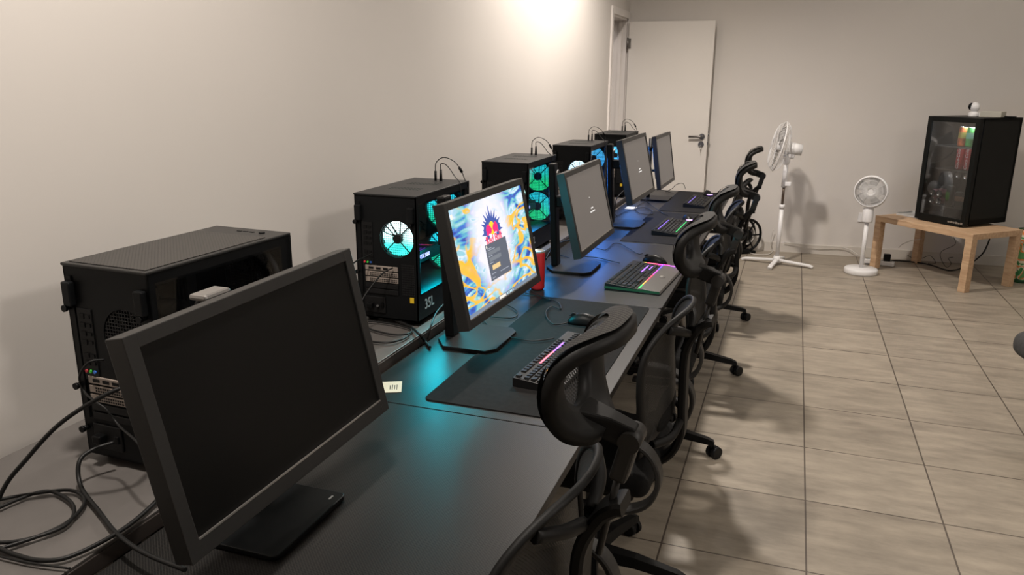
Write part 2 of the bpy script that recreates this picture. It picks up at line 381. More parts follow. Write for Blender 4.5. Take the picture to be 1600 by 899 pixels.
# corridor seen through the doorway
struct('wall_corridor', MB().box((-2.85, 6.8, CEIL / 2), (.1, 3.2, CEIL)).box((-2.26, 5.25, CEIL / 2), (1.08, .1, CEIL)).box((-2.26, 8.35, CEIL / 2), (1.08, .1, CEIL)), M_wall)
bb = MB(); bb.prism([(XW + .0, yb(XW) - .013), (3.15, yb(3.15) - .013), (3.15, yb(3.15)), (XW, yb(XW))], 0, .085); struct('baseboard_back', bb, M_base)
struct('baseboard_left', MB().box((XW + .0065, (6.70 - 2.7) / 2, .0425), (.013, 6.70 + 2.7, .085)), M_base)
struct('baseboard_right', MB().box((3.1435, 2.4, .0425), (.013, 10.3, .085)), M_base)
# door frame: trim_1
tr = MB()
for y in (OY0 - .03, OY1 + .025): tr.box((XW + .008, y, (OZ + .06) / 2), (.016, .06 if y < 7 else .05, OZ + .06), bev=.003)
tr.box((XW + .008, (OY0 + OY1) / 2, OZ + .03), (.016, OY1 - OY0, .06), bev=.003)
tr.box((XW - .1, OY0 + .008, OZ / 2), (.2, .016, OZ)).box((XW - .1, OY1 - .008, OZ / 2), (.2, .016, OZ)).box((XW - .1, (OY0 + OY1) / 2, OZ - .008), (.2, OY1 - OY0, .016))
tr.box((XW - .06, OY0 + .022, OZ / 2), (.03, .014, OZ)).box((XW - .06, OY1 - .022, OZ / 2), (.03, .014, OZ))
struct('trim_1', tr, M_trim)
# open door leaf
dl = thing('door_1', 'white door standing open flat against the back wall', 'door', (-1.50, 7.375, 0), .03); dl['kind'] = 'structure'
MB().box((.385, 0, 1.033), (.76, .04, 2.03), bev=.002).build('door_leaf', M_door, dl)
h = MB().cyl((.715, -.02, 1.045), (.715, -.030, 1.045), .026, seg=28).cyl((.715, -.03, 1.045), (.715, -.062, 1.045), .010)
h.tube([(.715, -.058, 1.045), (.70, -.060, 1.045), (.60, -.060, 1.043)], .0095, 12); h.build('door_lever', M_steel, dl)
k = MB().cyl((.712, -.02, .975), (.712, -.03, .975), .026, seg=28).box((.712, -.033, .975), (.010, .008, .022)).build('key_escutcheon', M_steel, dl)
MB().box((.712, -.045, .968), (.002, .022, .008)).cyl((.712, -.056, .955), (.714, -.058, .905), .0022, seg=6).lathe([(.010, -.001), (.010, .001), (.005, .001), (.005, -.001), (.010, -.001)], 16, mx=Matrix.Translation((.712, -.056, .96)) @ Matrix.Rotation(PI / 2, 4, 'X')).build('door_key', M_silver, dl)
MB().box((.766, 0, 1.045), (.003, .022, .17)).build('latch_plate', M_steel, dl)
MB().box((.768, -.004, 1.06), (.014, .014, .02), bev=.002).box((.768, -.004, .985), (.010, .014, .03), bev=.002).build('latch', M_steel, dl)
for z in (1.86, 1.0, .22): MB().cyl((-.002, -.022, z - .05), (-.002, -.022, z + .05), .008).box((.012, -.0215, z), (.03, .003, .09)).build('hinge', M_steel, dl)
# wall sockets
def socket(x, z, label):
    o = MB().box((0, -.006, 0), (.085, .012, .085), bev=.004).cyl((0, -.012, 0), (0, -.0135, 0), .022, seg=24).build('wall_socket', M_white)
    o.location = (x, yb(x), z); o.rotation_euler = (0, 0, .0507); tag(o, label, 'socket')
socket(.66, .36, 'white wall socket on the back wall behind the small round-based fan')

# ================================================================== DESKS
TZ = .73; SZ = .76
XB, XF = -1.035, -.395
joints = [.55, 1.655, 2.765, 3.92, 4.95, 5.98]
desk_labels = ['black carbon-textured desk nearest the camera, under the large switched-off monitor',
               'black desk under the colourful lit monitor and its mouse mat',
               'black desk carrying the keyboard with a wrist rest, third from the camera',
               'black desk fourth from the camera, between the two plain grey-lit monitors further back',
               'farthest black desk of the row, nearest the open door']
def rrect(x0, x1, y0, y1, r, n=5):
    P = []
    for cx, cy, a in ((x1 - r, y0 + r, -PI / 2), (x1 - r, y1 - r, 0), (x0 + r, y1 - r, PI / 2), (x0 + r, y0 + r, PI)):
        for i in range(n + 1): t = a + PI / 2 * i / n; P.append((cx + r * math.cos(t), cy + r * math.sin(t)))
    return P
for i in range(5):
    y0, y1 = joints[i] + .0015, joints[i + 1] - .0015; yc = (y0 + y1) / 2; L = y1 - y0; W = XF - XB
    d = thing('gaming_desk', desk_labels[i], 'desk', ((XB + XF) / 2, yc, 0), 0, 'black desks in the row')
    MB().prism(rrect(-W / 2, W / 2, -L / 2, L / 2, .018), TZ - .022, TZ, bev=.0015).build('tabletop', M_carbon, d)
    for s in (-1, 1):
        MB().box((-.22, s * (L / 2 - .09), .355), (.07, .05, .66), bev=.004).build('leg', M_black2, d)
        MB().box((-.232, s * (L / 2 - .09), .015), (.165, .06, .03), bev=.006).build('foot', M_black2, d)
    MB().box((-.05, 0, TZ - .052), (.34, .05, .06), bev=.003).box((-.20, 0, .5), (.02, L - .2, .25)).build('cross_rail', M_black2, d)

rear = [(-.35, 1.35, 'grey-topped raised rear table at the near end, under the big unlit computer'), (1.35, 3.05, 'grey-topped rear table under the second and third computers'),
        (3.05, 4.75, 'grey-topped rear table under the fourth computer'), (4.75, 6.2, 'grey-topped rear table at the door end of the wall')]
for y0, y1, lab in rear:
    L = y1 - y0 - .003; yc = (y0 + y1) / 2
    d = thing('rear_table', lab, 'table', (-1.279, yc, 0), 0, 'grey-topped tables along the wall')
    MB().box((0, 0, SZ - .003), (.46, L, .006), bev=.001).build('tabletop', M_shelf, d)
    MB().box((0, 0, SZ - .0225), (.462, L, .033), bev=.002).build('edging', M_shelfedge, d)
    for sx in (-1, 1):
        for sy in (-1, 1): MB().box((sx * .19, sy * (L / 2 - .06), (SZ - .039) / 2), (.05, .05, SZ - .039), bev=.003).build('leg', M_black2, d)
    # a rear gap closed by a cable channel against the wall
# ================================================================== MOUSE MATS
def mousemat(poly4, label):
    x0, x1, y0, y1 = poly4
    o = MB().prism([(x - x0, y - y0) for x, y in rrect(x0, x1, y0, y1, .02)], 0, .003, bev=.0006).build('mouse_mat', M_mat); o.location = (x0, y0, TZ + .0002)
    tag(o, label, 'mouse mat', 'desk mats')
mousemat((-.845, -.437, 1.70, 2.755), 'large black desk mat under the keyboard in front of the colourful monitor')
mousemat((-.80, -.42, 3.925, 4.92), 'large black desk mat on the fourth desk')
mousemat((-.775, -.40, 4.98, 5.94), 'large black desk mat on the farthest desk')

# ================================================================== MONITORS
def hexbase():
    return [(-.105, -.06), (-.06, -.125), (.08, -.125), (.105, -.09), (.105, .09), (.08, .125), (-.06, .125), (-.105, .06)]
def monitor(label, base, c, yaw, tilt, roll, style):
    bx, by = base
    t = thing('computer_monitor', label, 'monitor', (bx, by, TZ), 0, 'monitors on the desks')
    W, H = .572, .35
    yaw, tilt, roll = map(math.radians, (yaw, tilt, roll))
    n = Vector((math.cos(yaw) * math.cos(tilt), math.sin(yaw) * math.cos(tilt), math.sin(tilt))); u = Vector((-math.sin(yaw), math.cos(yaw), 0)); v = n.cross(u)
    u, v = u * math.cos(roll) + v * math.sin(roll), v * math.cos(roll) - u * math.sin(roll)
    mx = Matrix.Translation((c[0] - bx, c[1] - by, c[2] - TZ)) @ Matrix(((u.x, v.x, n.x, 0), (u.y, v.y, n.y, 0), (u.z, v.z, n.z, 0), (0, 0, 0, 1)))
    bl, bt, bb_ = (.021, .021, .024) if style != 'first' else (.024, .022, .028)
    depth = .034 if style != 'arm' else .028
    b = MB()
    b.box((-W / 2 + bl / 2, 0, -depth / 2), (bl, H, depth), bev=.0015, mx=mx).box((W / 2 - bl / 2, 0, -depth / 2), (bl, H, depth), bev=.0015, mx=mx)
    b.box((0, H / 2 - bt / 2, -depth / 2), (W - 2 * bl + .002, bt, depth), bev=.0015, mx=mx).box((0, -H / 2 + bb_ / 2, -depth / 2), (W - 2 * bl + .002, bb_, depth), bev=.0015, mx=mx)
    b.build('bezel', M_bez, t)
    MB().box((0, 0, -depth / 2 - .004), (W - .006, H - .006, depth - .01), bev=.002, mx=mx).box((0, -.01, -depth - .012), (W * .62, H * .62, .028), bev=.01, mx=mx).build('back_shell', M_black, t)
    sw, sh = W - 2 * bl, H - bt - bb_; oy = (bb_ - bt) / 2; z = -.004
    q = MB().quad([mx @ Vector((x, y + oy, z)) for x, y in ((-sw / 2, -sh / 2), (sw / 2, -sh / 2), (sw / 2, sh / 2), (-sw / 2, sh / 2))])
    scr = q.build('screen', {'first': M_off, 'paint': wallpaper_mat() if style == 'paint' else None}.get(style) or M_grey_on, t)
    if style == 'first':
        MB().box((0, -H / 2 + bb_ + .0008, -.0012), (sw, .0026, .003), mx=mx).build('lower_strip', M_silver, t)
    else:
        MB().box((0, -H / 2 + bb_ + .001, -.0022), (sw, .0022, .003), mx=mx).build('lower_strip', mat('strip', (.16, .145, .12), .4), t)
    # stand
    if style == 'first':
        MB().prism([(x, y) for x, y in rrect(-.11, .105, -.115, .115, .012)], .002, .012, bev=.002).build('stand_base', M_black2, t)
        col = MB().box((-.055, -.03, .225), (.035, .060, .43), bev=.012); col.build('stand_column', M_dark, t)
        MB().box((-.055, -.03, .445), (.038, .066, .012), bev=.0055).build('column_cap', mat('cap_grey', (.22, .21, .20), .35, metal=.5), t)
        hz = mx @ Vector((0, 0, -.04)); MB().cyl((-.05, 0, hz.z), (hz.x - .0, hz.y, hz.z), .025).box((hz.x - .004, hz.y, hz.z), (.016, .12, .12), rot=Matrix.Rotation(-tilt, 3, 'Y'), bev=.003).build('hinge', M_black, t)
        MB().box((.085, .09, .0123), (.004, .014, .0004)).build('stand_mark', M_legend, t)
    elif style == 'arm':
        MB().prism(rrect(-.10, .09, -.105, .105, .006), .0, .012, bev=.002).build('stand_base', M_black2, t)
        MB().cyl((-.065, .0, .012), (-.065, .0, .42), .013).build('stand_column', M_dark, t)
        for zz in (.355, .20):
            p = mx @ Vector((0, 0, -.03)); MB().cyl((-.065, 0, zz), (p.x, 0, zz), .009).sph((-.065, 0, zz), .018).build('hinge', M_black, t)
        MB().cyl(mx @ Vector((0, .0, -.05)), mx @ Vector((0, .0, -.028)), .055, .13, 32).build('mount_dome', mat('blue_lit_black', (.01, .014, .05), .3), t)  # blue light on the monitor's back is put into the dome's colour
    else:
        MB().prism(hexbase(), .0, .012, bev=.002).build('stand_base', M_dark, t)
        col = MB().box((-.088, -.012, .235), (.03, .056, .45), rot=Matrix.Rotation(math.radians(-3), 3, 'Y'), bev=.006); col.build('stand_column', M_black, t)
        cz = (mx @ Vector((0, 0, -.04))); MB().box(((cz.x - .085) / 2 - .01, cz.y * .5, cz.z + .02), (abs(cz.x + .085) + .02, .05, .05), bev=.006).box(mx @ Vector((0, 0, -.044)), (.014, .10, .10), rot=Matrix.Rotation(-tilt, 3, 'Y'), bev=.003).build('hinge', M_black, t)
        MB().lathe([(.013, -.003), (.013, .003), (.009, .003), (.009, -.003), (.013, -.003)], 16, mx=Matrix.Translation((-.073, -.02, .42)) @ Matrix.Rotation(PI / 2, 4, 'Y')).build('cable_ring', M_silver, t)
    if style == 'grey':
        for yy, ws in ((-.012, (.012, .018)), (-.027, (.018, .014, .022, .010))):
            tx = MB(); x_ = .010 - (sum(ws) + .003 * (len(ws) - 1)) / 2
            for w_ in ws:
                n_ = max(2, int(w_ / .003))
                for q in range(n_): tx.box((x_ + (q + .5) * w_ / n_, yy + (.0006 if q % 2 else 0), -.003), (.0018, .0045 + (.0015 if q % 3 == 0 else 0), .0003), mx=mx)
                x_ += w_ + .003
            tx.build('screen_text_line', emis('white_text', (.8, .78, .75), 1.2), scr)
        MB().box((0, .035, -.0032), (.004, .004, .0004), mx=mx).build('screen_dot', emis('white_text', (.8, .78, .75), 1.2), scr)
    if style == 'paint':
        e = lambda nm, c, s=1.0: emis(nm, c, s)
        dz = -.0035
        def flat(name, poly, m, z=dz, par=scr):  # small flat shapes on the screen
            b = MB(); vs = [b.bm.verts.new(mx @ Vector((x, y, z))) for x, y in poly]; b.bm.faces.new(vs); return b.build(name, m, par)
        # spiked crest
        crest = MB()
        def poly(b, pts, z):
            b.bm.faces.new([b.bm.verts.new(mx @ Vector((x, y, z))) for x, y in pts])
        cx0, cy0 = -.012, .052
        poly(crest, [(cx0 + .062 * math.cos(a), cy0 + .04 * math.sin(a)) for a in [PI * k / 10 for k in range(11)]], dz)
        for k, (a, l) in enumerate(((200, .085), (180, .095), (165, .08), (150, .10), (137, .088), (122, .106), (106, .10), (92, .125), (77, .10), (60, .106), (45, .088), (30, .10), (14, .08), (-2, .095), (-20, .085))):
            a = math.radians(a); w_ = .12
            poly(crest, [(cx0 + .03 * math.cos(a - w_ * 3), cy0 + .028 * math.sin(a - w_ * 3)), (cx0 + l * .82 * math.cos(a), cy0 + l * .66 * math.sin(a)), (cx0 + .03 * math.cos(a + w_ * 3), cy0 + .028 * math.sin(a + w_ * 3))], dz + .0001 * (k % 2))
        crest.build('crest_emblem', e('crest_blue', (.05, .09, .34), 1), scr)
        flat('sun_disc', [(cx0 + .021 * math.cos(a), .062 + .020 * math.sin(a)) for a in [2 * PI * k / 20 for k in range(20)]], e('sun_yellow', (1, .62, .03), 1), dz + .0003)
        for s in (-1, 1):
            bp = [(.003, .066), (.012, .079), (.02, .082), (.03, .088), (.042, .083), (.05, .07), (.047, .058), (.053, .048), (.044, .052), (.036, .046), (.03, .053), (.018, .05), (.008, .056)]
            flat('bull_emblem', [(cx0 + s * x * .86, .030 + (y - .030) * .82) for x, y in bp][::s], e('bull_magenta', (.85, .02, .18), 1), dz + .0005)
        text_obj('screen_lettering', 'Red Bull', .034, e('letter_red', (.95, .05, .10), 1), mx @ Matrix.Translation((cx0, .030, dz + .0008)), scr, .0001, bold=.0009)
        # sign-in window
        flat('dialog_window', [(-.085, -.085), (.07, -.085), (.07, .022), (-.085, .022)], e('dialog_grey', (.10, .115, .15), 1), dz + .0012)
        flat('dialog_window', [(-.073, -.030), (.014, -.030), (.014, -.018), (-.073, -.018)], e('field_grey', (.17, .19, .22), 1), dz + .0014)
        flat('dialog_window', [(-.073, -.011), (.014, -.011), (.014, .000), (-.073, .000)], e('field_grey', (.17, .19, .22), 1), dz + .0014)
        flat('dialog_button', [(-.062, -.056), (-.004, -.056), (-.004, -.042), (-.062, -.042)], e('button_tan', (.72, .52, .25), 1), dz + .0014)
        ln = MB()
        for (lx, ly, lw) in ((-.073, .009, .03), (-.073, .004, .05), (-.073, -.014, .025), (-.073, -.034, .028), (-.073, -.066, .03), (-.01, -.070, .06), (-.073, -.078, .018)):
            k_ = 0
            while k_ * .0035 < lw: ln.box((lx + k_ * .0035, ly, dz + .0015), (.0024, .0022, .0001), mx=mx); k_ += 1
        ln.build('dialog_text', e('text_pale', (.42, .45, .52), 1), scr)
        flat('dialog_icon', [(-.076 + .004 * math.cos(a_), .015 + .005 * math.sin(a_)) for a_ in [2 * PI * k_ / 12 for k_ in range(12)]], e('box_white', (.8, .75, .68), 1), dz + .0014)
        flat('taskbar', [(-sw / 2, -sh / 2 + oy), (sw / 2, -sh / 2 + oy), (sw / 2, -sh / 2 + oy + .013), (-sw / 2, -sh / 2 + oy + .013)], e('taskbar_grey', (.17, .22, .30), 1), dz)
        flat('search_box', [(-.052, -sh / 2 + oy + .003), (-.004, -sh / 2 + oy + .003), (-.004, -sh / 2 + oy + .0105), (-.052, -sh / 2 + oy + .0105)], e('box_white', (.8, .75, .68), 1), dz + .0003)
        for k2 in range(5): flat('taskbar_icon', [(.006 + .011 * k2 + a, -sh / 2 + oy + .0035 + b2) for a, b2 in ((0, 0), (.006, 0), (.006, .006), (0, .006))], e('icon_pale', (.5, .7, .75), 1), dz + .0003)
        MB().box((-sw / 2 + .016, sh / 2 + oy - .02, dz), (.012, .014, .0003), mx=mx).build('desktop_icon', e('box_white', (.8, .75, .68), 1), scr)
    return t
monitor('large switched-off monitor with a dark blank screen, nearest the camera', (-.875, 1.085), (-.793, 1.06, 1.03), -1.6, 12, 1.3, 'first')
monitor('monitor lit with a colourful swirling wallpaper and a small dark window', (-.90, 2.20), (-.80, 2.137, 1.053), -2.5, 11.8, .6, 'paint')
monitor('grey-lit monitor on a tall column stand above the keyboard with the wrist rest', (-.868, 3.265), (-.793, 3.265, 1.015), -1.2, 13.5, .7, 'grey')
monitor('tilted grey-lit monitor on a column stand, fourth from the camera', (-.87, 4.40), (-.803, 4.42, 1.064), -2.6, 12.3, .7, 'grey')
monitor('farthest monitor, plain grey, on a thin arm with a blue-lit back', (-.86, 5.47), (-.814, 5.47, 1.01), -.9, 8.7, 0, 'arm')

# ================================================================== COMPUTERS
M_top = perf_mat('perforated_top', (.045, .042, .039), (.003, .004, .004), .0085, .80)
M_top2 = perf_mat('vented_top', (.019, .019, .0195), (.012, .0125, .013), .006, .82)
M_rearmesh = mat('rear_grille', (.006, .006, .007), .5)
def fan(name, parent, c, r, glow, axis=-1, lit=True, grill=True):
    """case fan in an x-z plane at y=c[1]; glow = material"""
    f = MB()
    mx = Matrix.Translation(c) @ Matrix.Rotation(PI / 2, 4, 'X')
    f.lathe([(r + .004, -.012), (r + .004, .012), (r, .012), (r, -.012), (r + .004, -.012)], 36, mx=mx)
    hub_r = r * .27
    for k in range(4):
        a = PI / 4 + k * PI / 2; d = Vector((math.cos(a), 0, math.sin(a)))
        f.tube([Vector(c) + d * hub_r * .9 + Vector((0, axis * .011, 0)), Vector(c) + d * (r + .002) + Vector((0, axis * .011, 0))], .0022, 6)
    f.cyl((c[0], c[1] + axis * .013, c[2]), (c[0], c[1] + .006, c[2]), hub_r, seg=28)
    fr = f.build(name, M_rearmesh, parent)
    b = MB()
    for k in range(9):      # nine broad, overlapping lit blades
        a0 = 2 * PI * k / 9; N = 6
        for i in range(N):
            aa, ab = a0 + .72 * i / N, a0 + .72 * (i + 1) / N; ya, yb_ = -.004 + .012 * i / N, -.004 + .012 * (i + 1) / N
            P = [(hub_r, aa, ya), (r - .001, aa + .05, ya), (r - .001, ab + .05, yb_), (hub_r, ab, yb_)]
            pts = [(c[0] + q[0] * math.cos(q[1]), c[1] + q[2], c[2] + q[0] * math.sin(q[1])) for q in P]
            b.quad(pts, [(.5 + .5 * q[0] / r * math.cos(q[1]), .5 + .5 * q[0] / r * math.sin(q[1])) for q in P])
    b.build('fan_blades', glow, fr)
    if grill:
        g = MB(); st = .0072; k = -int(r / st)
        y = c[1] + axis * .016
        while k * st < r:
            s = k * st
            if abs(s) < r:
                l = math.sqrt(r * r - s * s)
                g.box((c[0] + s, y, c[2]), (.0013, .0013, 2 * l)).box((c[0], y, c[2] + s), (2 * l, .0013, .0013))
            k += 1
        g.build('fan_grille', M_rearmesh, fr)
    return fr

def pc(label, loc, rz, glow_rear, glow_side, led, lit=True, wires=True, side_r=.071):
    t = thing('computer_tower', label, 'computer', (loc[0], loc[1], SZ), rz, 'computers along the wall')
    HW, D, Z0, Z1 = .109, .43, .016, .420; th = .004
    big = not lit
    # shell
    sh = MB()
    sh.box((-HW + th / 2, D / 2, (Z0 + Z1) / 2), (th, D, Z1 - Z0)).box((0, D / 2, Z0 + th / 2), (2 * HW, D, th))
    sh.box((0, D - .012, (Z0 + Z1) / 2), (2 * HW, .024, Z1 - Z0), bev=.006)
    # right side: solid border around the pane plus lower shroud
    gz0, gz1, gy0, gy1 = (.105, .395, .022, .385)
    sh.box((HW - th / 2, gy0 / 2, (Z0 + Z1) / 2), (th, gy0, Z1 - Z0)).box((HW - th / 2, (gy1 + D) / 2, (Z0 + Z1) / 2), (th, D - gy1, Z1 - Z0))
    sh.box((HW - th / 2, (gy0 + gy1) / 2, (Z0 + gz0) / 2), (th, gy1 - gy0, gz0 - Z0)).box((HW - th / 2, (gy0 + gy1) / 2, (Z1 + gz1) / 2), (th, gy1 - gy0, Z1 - gz1))
    sh.box((0, D / 2, gz0 - .002), (2 * HW - .008, D - .03, .003))
    # rear panel with a round opening for the fan
    fr, fc = .0595, (.038, .285)
    bmt = bmesh.new(); bmt.loops.layers.uv.new('UVMap'); N = 48; ci = []; oi = []
    for kk in range(N):
        a = 2 * PI * kk / N; ca, sa = math.cos(a), math.sin(a)
        ci.append(bmt.verts.new((fc[0] + fr * ca, 0, fc[1] + fr * sa)))
        tx = (HW - fc[0]) / ca if ca > 1e-6 else ((-HW - fc[0]) / ca if ca < -1e-6 else 1e9)
        tz = (Z1 - fc[1]) / sa if sa > 1e-6 else ((Z0 - fc[1]) / sa if sa < -1e-6 else 1e9)
        tt = min(tx, tz); oi.append(bmt.verts.new((fc[0] + tt * ca, 0, fc[1] + tt * sa)))
    for kk in range(N): bmt.faces.new((ci[kk], ci[(kk + 1) % N], oi[(kk + 1) % N], oi[kk]))
    for (cx, cz) in ((-HW, Z0), (HW, Z0), (HW, Z1), (-HW, Z1)):   # close the corners
        best = sorted(range(N), key=lambda k_: (oi[k_].co.x - cx) ** 2 + (oi[k_].co.z - cz) ** 2)[:2]
        a, b_ = sorted(best)
        if (b_ - a) % N not in (1, N - 1): b_ = (a + 1) % N
        v = bmt.verts.new((cx, 0, cz))
        try: bmt.faces.new((oi[a], oi[b_], v))
        except ValueError: pass
    ext = bmesh.ops.extrude_face_region(bmt, geom=bmt.faces[:]); bmesh.ops.translate(bmt, vec=(0, .003, 0), verts=[g for g in ext['geom'] if isinstance(g, bmesh.types.BMVert)])
    bmesh.ops.recalc_face_normals(bmt, faces=bmt.faces); sh.merge(bmt)
    sh.build('case_shell', M_black2, t)
    tp = MB().box((0, D / 2 - .002, Z1 + .003), (2 * HW + .002, D + .004, .006), bev=.002).build('top_panel', M_top2 if lit else M_bez, t)
    if big:
        MB().box((0, D / 2 - .035, Z1 + .0065), (2 * HW - .022, D - .085, .002)).build('perforated_grille', M_top, t)
        for q in range(3): MB().box((-.01 + .018 * q, D - .035, Z1 + .0065), (.012, .006, .0015), bev=.0005).build('top_port', M_black, t)
        MB().cyl((.055, D - .035, Z1 + .006), (.055, D - .035, Z1 + .009), .007).build('power_button', M_dark, t)
    else:
        for (vx, vy) in ((.0, .13), (.0, .26)):
            v = MB()
            for q in range(9):
                for r_ in range(3): v.box((vx - .05 + .0125 * q, vy + .018 * r_, Z1 + .0062), (.008, .003, .001))
            v.build('top_vent', mat('vent_green', (.006, .022, .018), .4), t)
    for sx in (-1, 1):
        for y in (.04, D - .05): MB().cyl((sx * .08, y, 0), (sx * .08, y, Z0), .016, .018).build('foot', M_black, t)
        MB().box((sx * (HW - .016), -.008, Z1 - .055), (.022, .014, .05), bev=.003).build('rear_tab', M_black2, t)
    for (x, z) in ((-HW + .006, .335), (-HW + .006, .17), (-HW + .006, .075), (HW - .018, .335)):
        MB().cyl((x, 0, z), (x, -.012, z), .0055, seg=12).cyl((x, -.010, z), (x, -.016, z), .007, seg=12).build('thumbscrew', M_black, t)
    MB().box((-.093, -.002, .25), (.010, .004, .30)).build('rear_flange', M_black, t)
    # rear sockets and expansion brackets
    io = MB().box((-.066, -.001, .26), (.038, .003, .15)); io = io.build('port_plate', M_dark, t)
    for q, z in enumerate((.32, .302, .284, .266, .238, .222)):
        MB().box((-.072, -.003, z), (.012, .003, .010)).box((-.056, -.003, z), (.010, .003, .007)).build('port', M_black, io)
    for q, z in enumerate((.212, .216)):
        for s2, cc in enumerate(((.55, .03, .05), (.05, .6, .05), (.05, .2, .8))):
            if q: MB().cyl((-.078 + .011 * s2, -.002, z - .012), (-.078 + .011 * s2, -.0055, z - .012), .0035, seg=10).build('audio_jack', mat('jack%d' % s2, cc, .4), io)
    for q in range(5):
        z = .186 - .0195 * q; light = q < 3
        sl = MB().box((-.018, -.002, z), (.118, .004, .0155), bev=.001).build('slot_cover', mat('bracket_metal', (.32, .27, .235), .45, metal=.2) if light else M_dark, t)
        if light and q == 0:
            for a in range(3): MB().box((-.055 + .026 * a, -.0045, z), (.017, .002, .006)).build('display_port', M_black, sl)
        elif light:
            g = MB()
            for a in range(16):
                for b2 in range(2): g.box((-.058 + .0062 * a, -.0042, z - .003 + .006 * b2), (.0038, .001, .0036))
            g.build('vent_slots', M_black, sl)
    g = MB()
    for a in range(8):
        for b2 in range(14): g.box((.056 + .0058 * a, -.0005, .105 + .0075 * b2), (.0038, .002, .005))
    g.build('side_vents', M_rearmesh, t)
    MB().box((-.045, -.002, .062), (.075, .004, .055), bev=.002).build('power_inlet', M_dark, t)
    MB().box((-.018, -.005, .062), (.010, .006, .016), bev=.001).build('rocker_switch', M_black, t)
    MB().box((-.06, -.010, .060), (.022, .022, .018), bev=.003).build('inlet_plug', M_black, t)
    if lit: MB().box((.088, -.001, .088), (.014, .002, .018)).build('warning_sticker', mat('sticker_yellow', (.75, .50, .02), .5), t)
    # inside
    MB().box((-HW + .012, .18, .26), (.004, .30, .26)).build('motherboard', mat('board', (.012, .014, .016), .45), t)
    fan('rear_fan', t, (fc[0], .018, fc[1]), .058, glow_rear)
    for z in (.322, .176): fan('front_fan', t, (.035, D - .05, z), side_r, glow_side)
    MB().cyl((-.06, .15, .29), (.03, .15, .29), .034, seg=28).build('cpu_cooler', M_dark, t)
    if lit: MB().cyl((.031, .15, .29), (.033, .15, .29), .018, seg=24).build('cooler_light', glow_side, t)
    gp = MB().box((-.01, .165, .195), (.11, .30, .042), bev=.003).build('graphics_card', M_dark, t)
    mm = MB()
    for q in range(4): mm.box((-.07, .215 + .011 * q, .30), (.05, .005, .12))
    mm.build('memory_sticks', M_dark, t)
    if lit:
        text_obj('card_lettering', 'GEFORCE RTX 5080', .019, emis('lettering_violet', (.45, .42, 1), 3.0), frame_mx((.0458, .14, .195), (0, 1, 0), (0, 0, 1)), gp, .0002, bold=.0006)
        text_obj('side_lettering', '35L', .048, M_legend, frame_mx((HW + .0006, .082, .062), (0, 1, 0), (0, 0, 1)), t, .0003, bold=.0002)
        MB().box((.02, .04, .377), (.10, .014, .004)).build('led_strip', glow_side, t)
    MB().quad([(HW + .0004, gy0 - .006, gz0 - .006), (HW + .0004, gy1 + .006, gz0 - .006), (HW + .0004, gy1 + .006, gz1 + .006), (HW + .0004, gy0 - .006, gz1 + .006)]).build('glass_side', M_glass, t)
    if led:
        # the LED lighting the case throws out through its glass side
        lo = lamp('case_led', 'AREA', (HW - .003, .20, .25), led[1], led[0], .22, (0, -PI / 2 * 0 + math.radians(-62), 0), None, .18); lo.parent = t
    if wires:
        wi = MB().cyl((-.0, D - .05, Z1 + .006), (-.0, D - .05, Z1 + .04), .0045, seg=12).cyl((.022, D - .052, Z1 + .006), (.022, D - .052, Z1 + .046), .0055, .004, seg=12)
        wi = wi.build('plug', M_black, None); o = wi; o.parent = None
        o.name = 'headset_plug'
        lab = wires
        a = thing('headset_cable', lab, 'cable', (loc[0], loc[1], SZ), rz, 'cables looping off the computer tops'); o.parent = a; o.location = (0, 0, 0)
        p1 = spline([(0, D - .05, Z1 + .04), (.003, D - .048, Z1 + .07), (.03, D - .04, Z1 + .088), (.07, D - .03, Z1 + .07), (.098, D - .022, Z1 + .02), (.116, D - .02, Z1 - .06), (.118, D - .06, Z1 - .17)])
        p2 = spline([(.022, D - .052, Z1 + .046), (.022, D - .05, Z1 + .066), (.05, D - .06, Z1 + .062), (.085, D - .07, Z1 + .025), (.108, D - .08, Z1 - .0), (.117, D - .09, Z1 - .09), (.119, D - .14, Z1 - .22)])
        MB().tube(p1, .0017, 6).tube(p2, .0017, 6).build('lead', M_cable, a)
        MB().cyl(p1[27], p1[30], .005, seg=10).build('cable_bead', M_black, a)
    return t
G_cyan = fan_glow_mat('fan_white_cyan', (.75, 1.0, 1.0), (.02, .72, .62), 2.6)
G_teal = fan_glow_mat('fan_teal', (.02, .75, .95), (.01, .55, .30), 1.6)
G_green = fan_glow_mat('fan_green', (.02, .70, .80), (.01, .80, .22), 1.2)
G_blue = fan_glow_mat('fan_blue_white', (.65, .90, 1.0), (.25, .75, 1.0), 1.5)
G_azure = fan_glow_mat('fan_azure', (.08, .55, 1.0), (.05, .45, 1.0), 1.4)
G_off = mat('fan_blades_off', (.02, .02, .02), .5)
pc('large unlit black tower with a perforated top, nearest the camera', (-1.222, 1.105), math.radians(-2), G_off, G_off, None, lit=False, wires=None)
pc('black tower with a glowing cyan rear fan, behind the colourful monitor', (-1.194, 2.165), 0, G_cyan, G_teal, ((.0, .62, .75), 5.5), wires='thin black cables looping off the tower behind the colourful monitor')
pc('black tower whose glass side glows green, third from the camera', (-1.188, 3.25), 0, G_cyan, G_green, ((.03, .36, .95), 3), wires='thin black cables looping off the third tower from the camera')
pc('black tower with a bright white-blue rear fan, fourth from the camera', (-1.155, 4.24), 0, G_blue, G_azure, ((.04, .25, 1.0), 3.2), wires='thin black cables looping off the fourth tower from the camera')
pc('farthest black tower with a blue rear fan, beside the doorway', (-1.16, 5.24), 0, G_azure, G_azure, ((.04, .28, 1.0), 2.2), wires='thin black cables looping off the farthest tower')

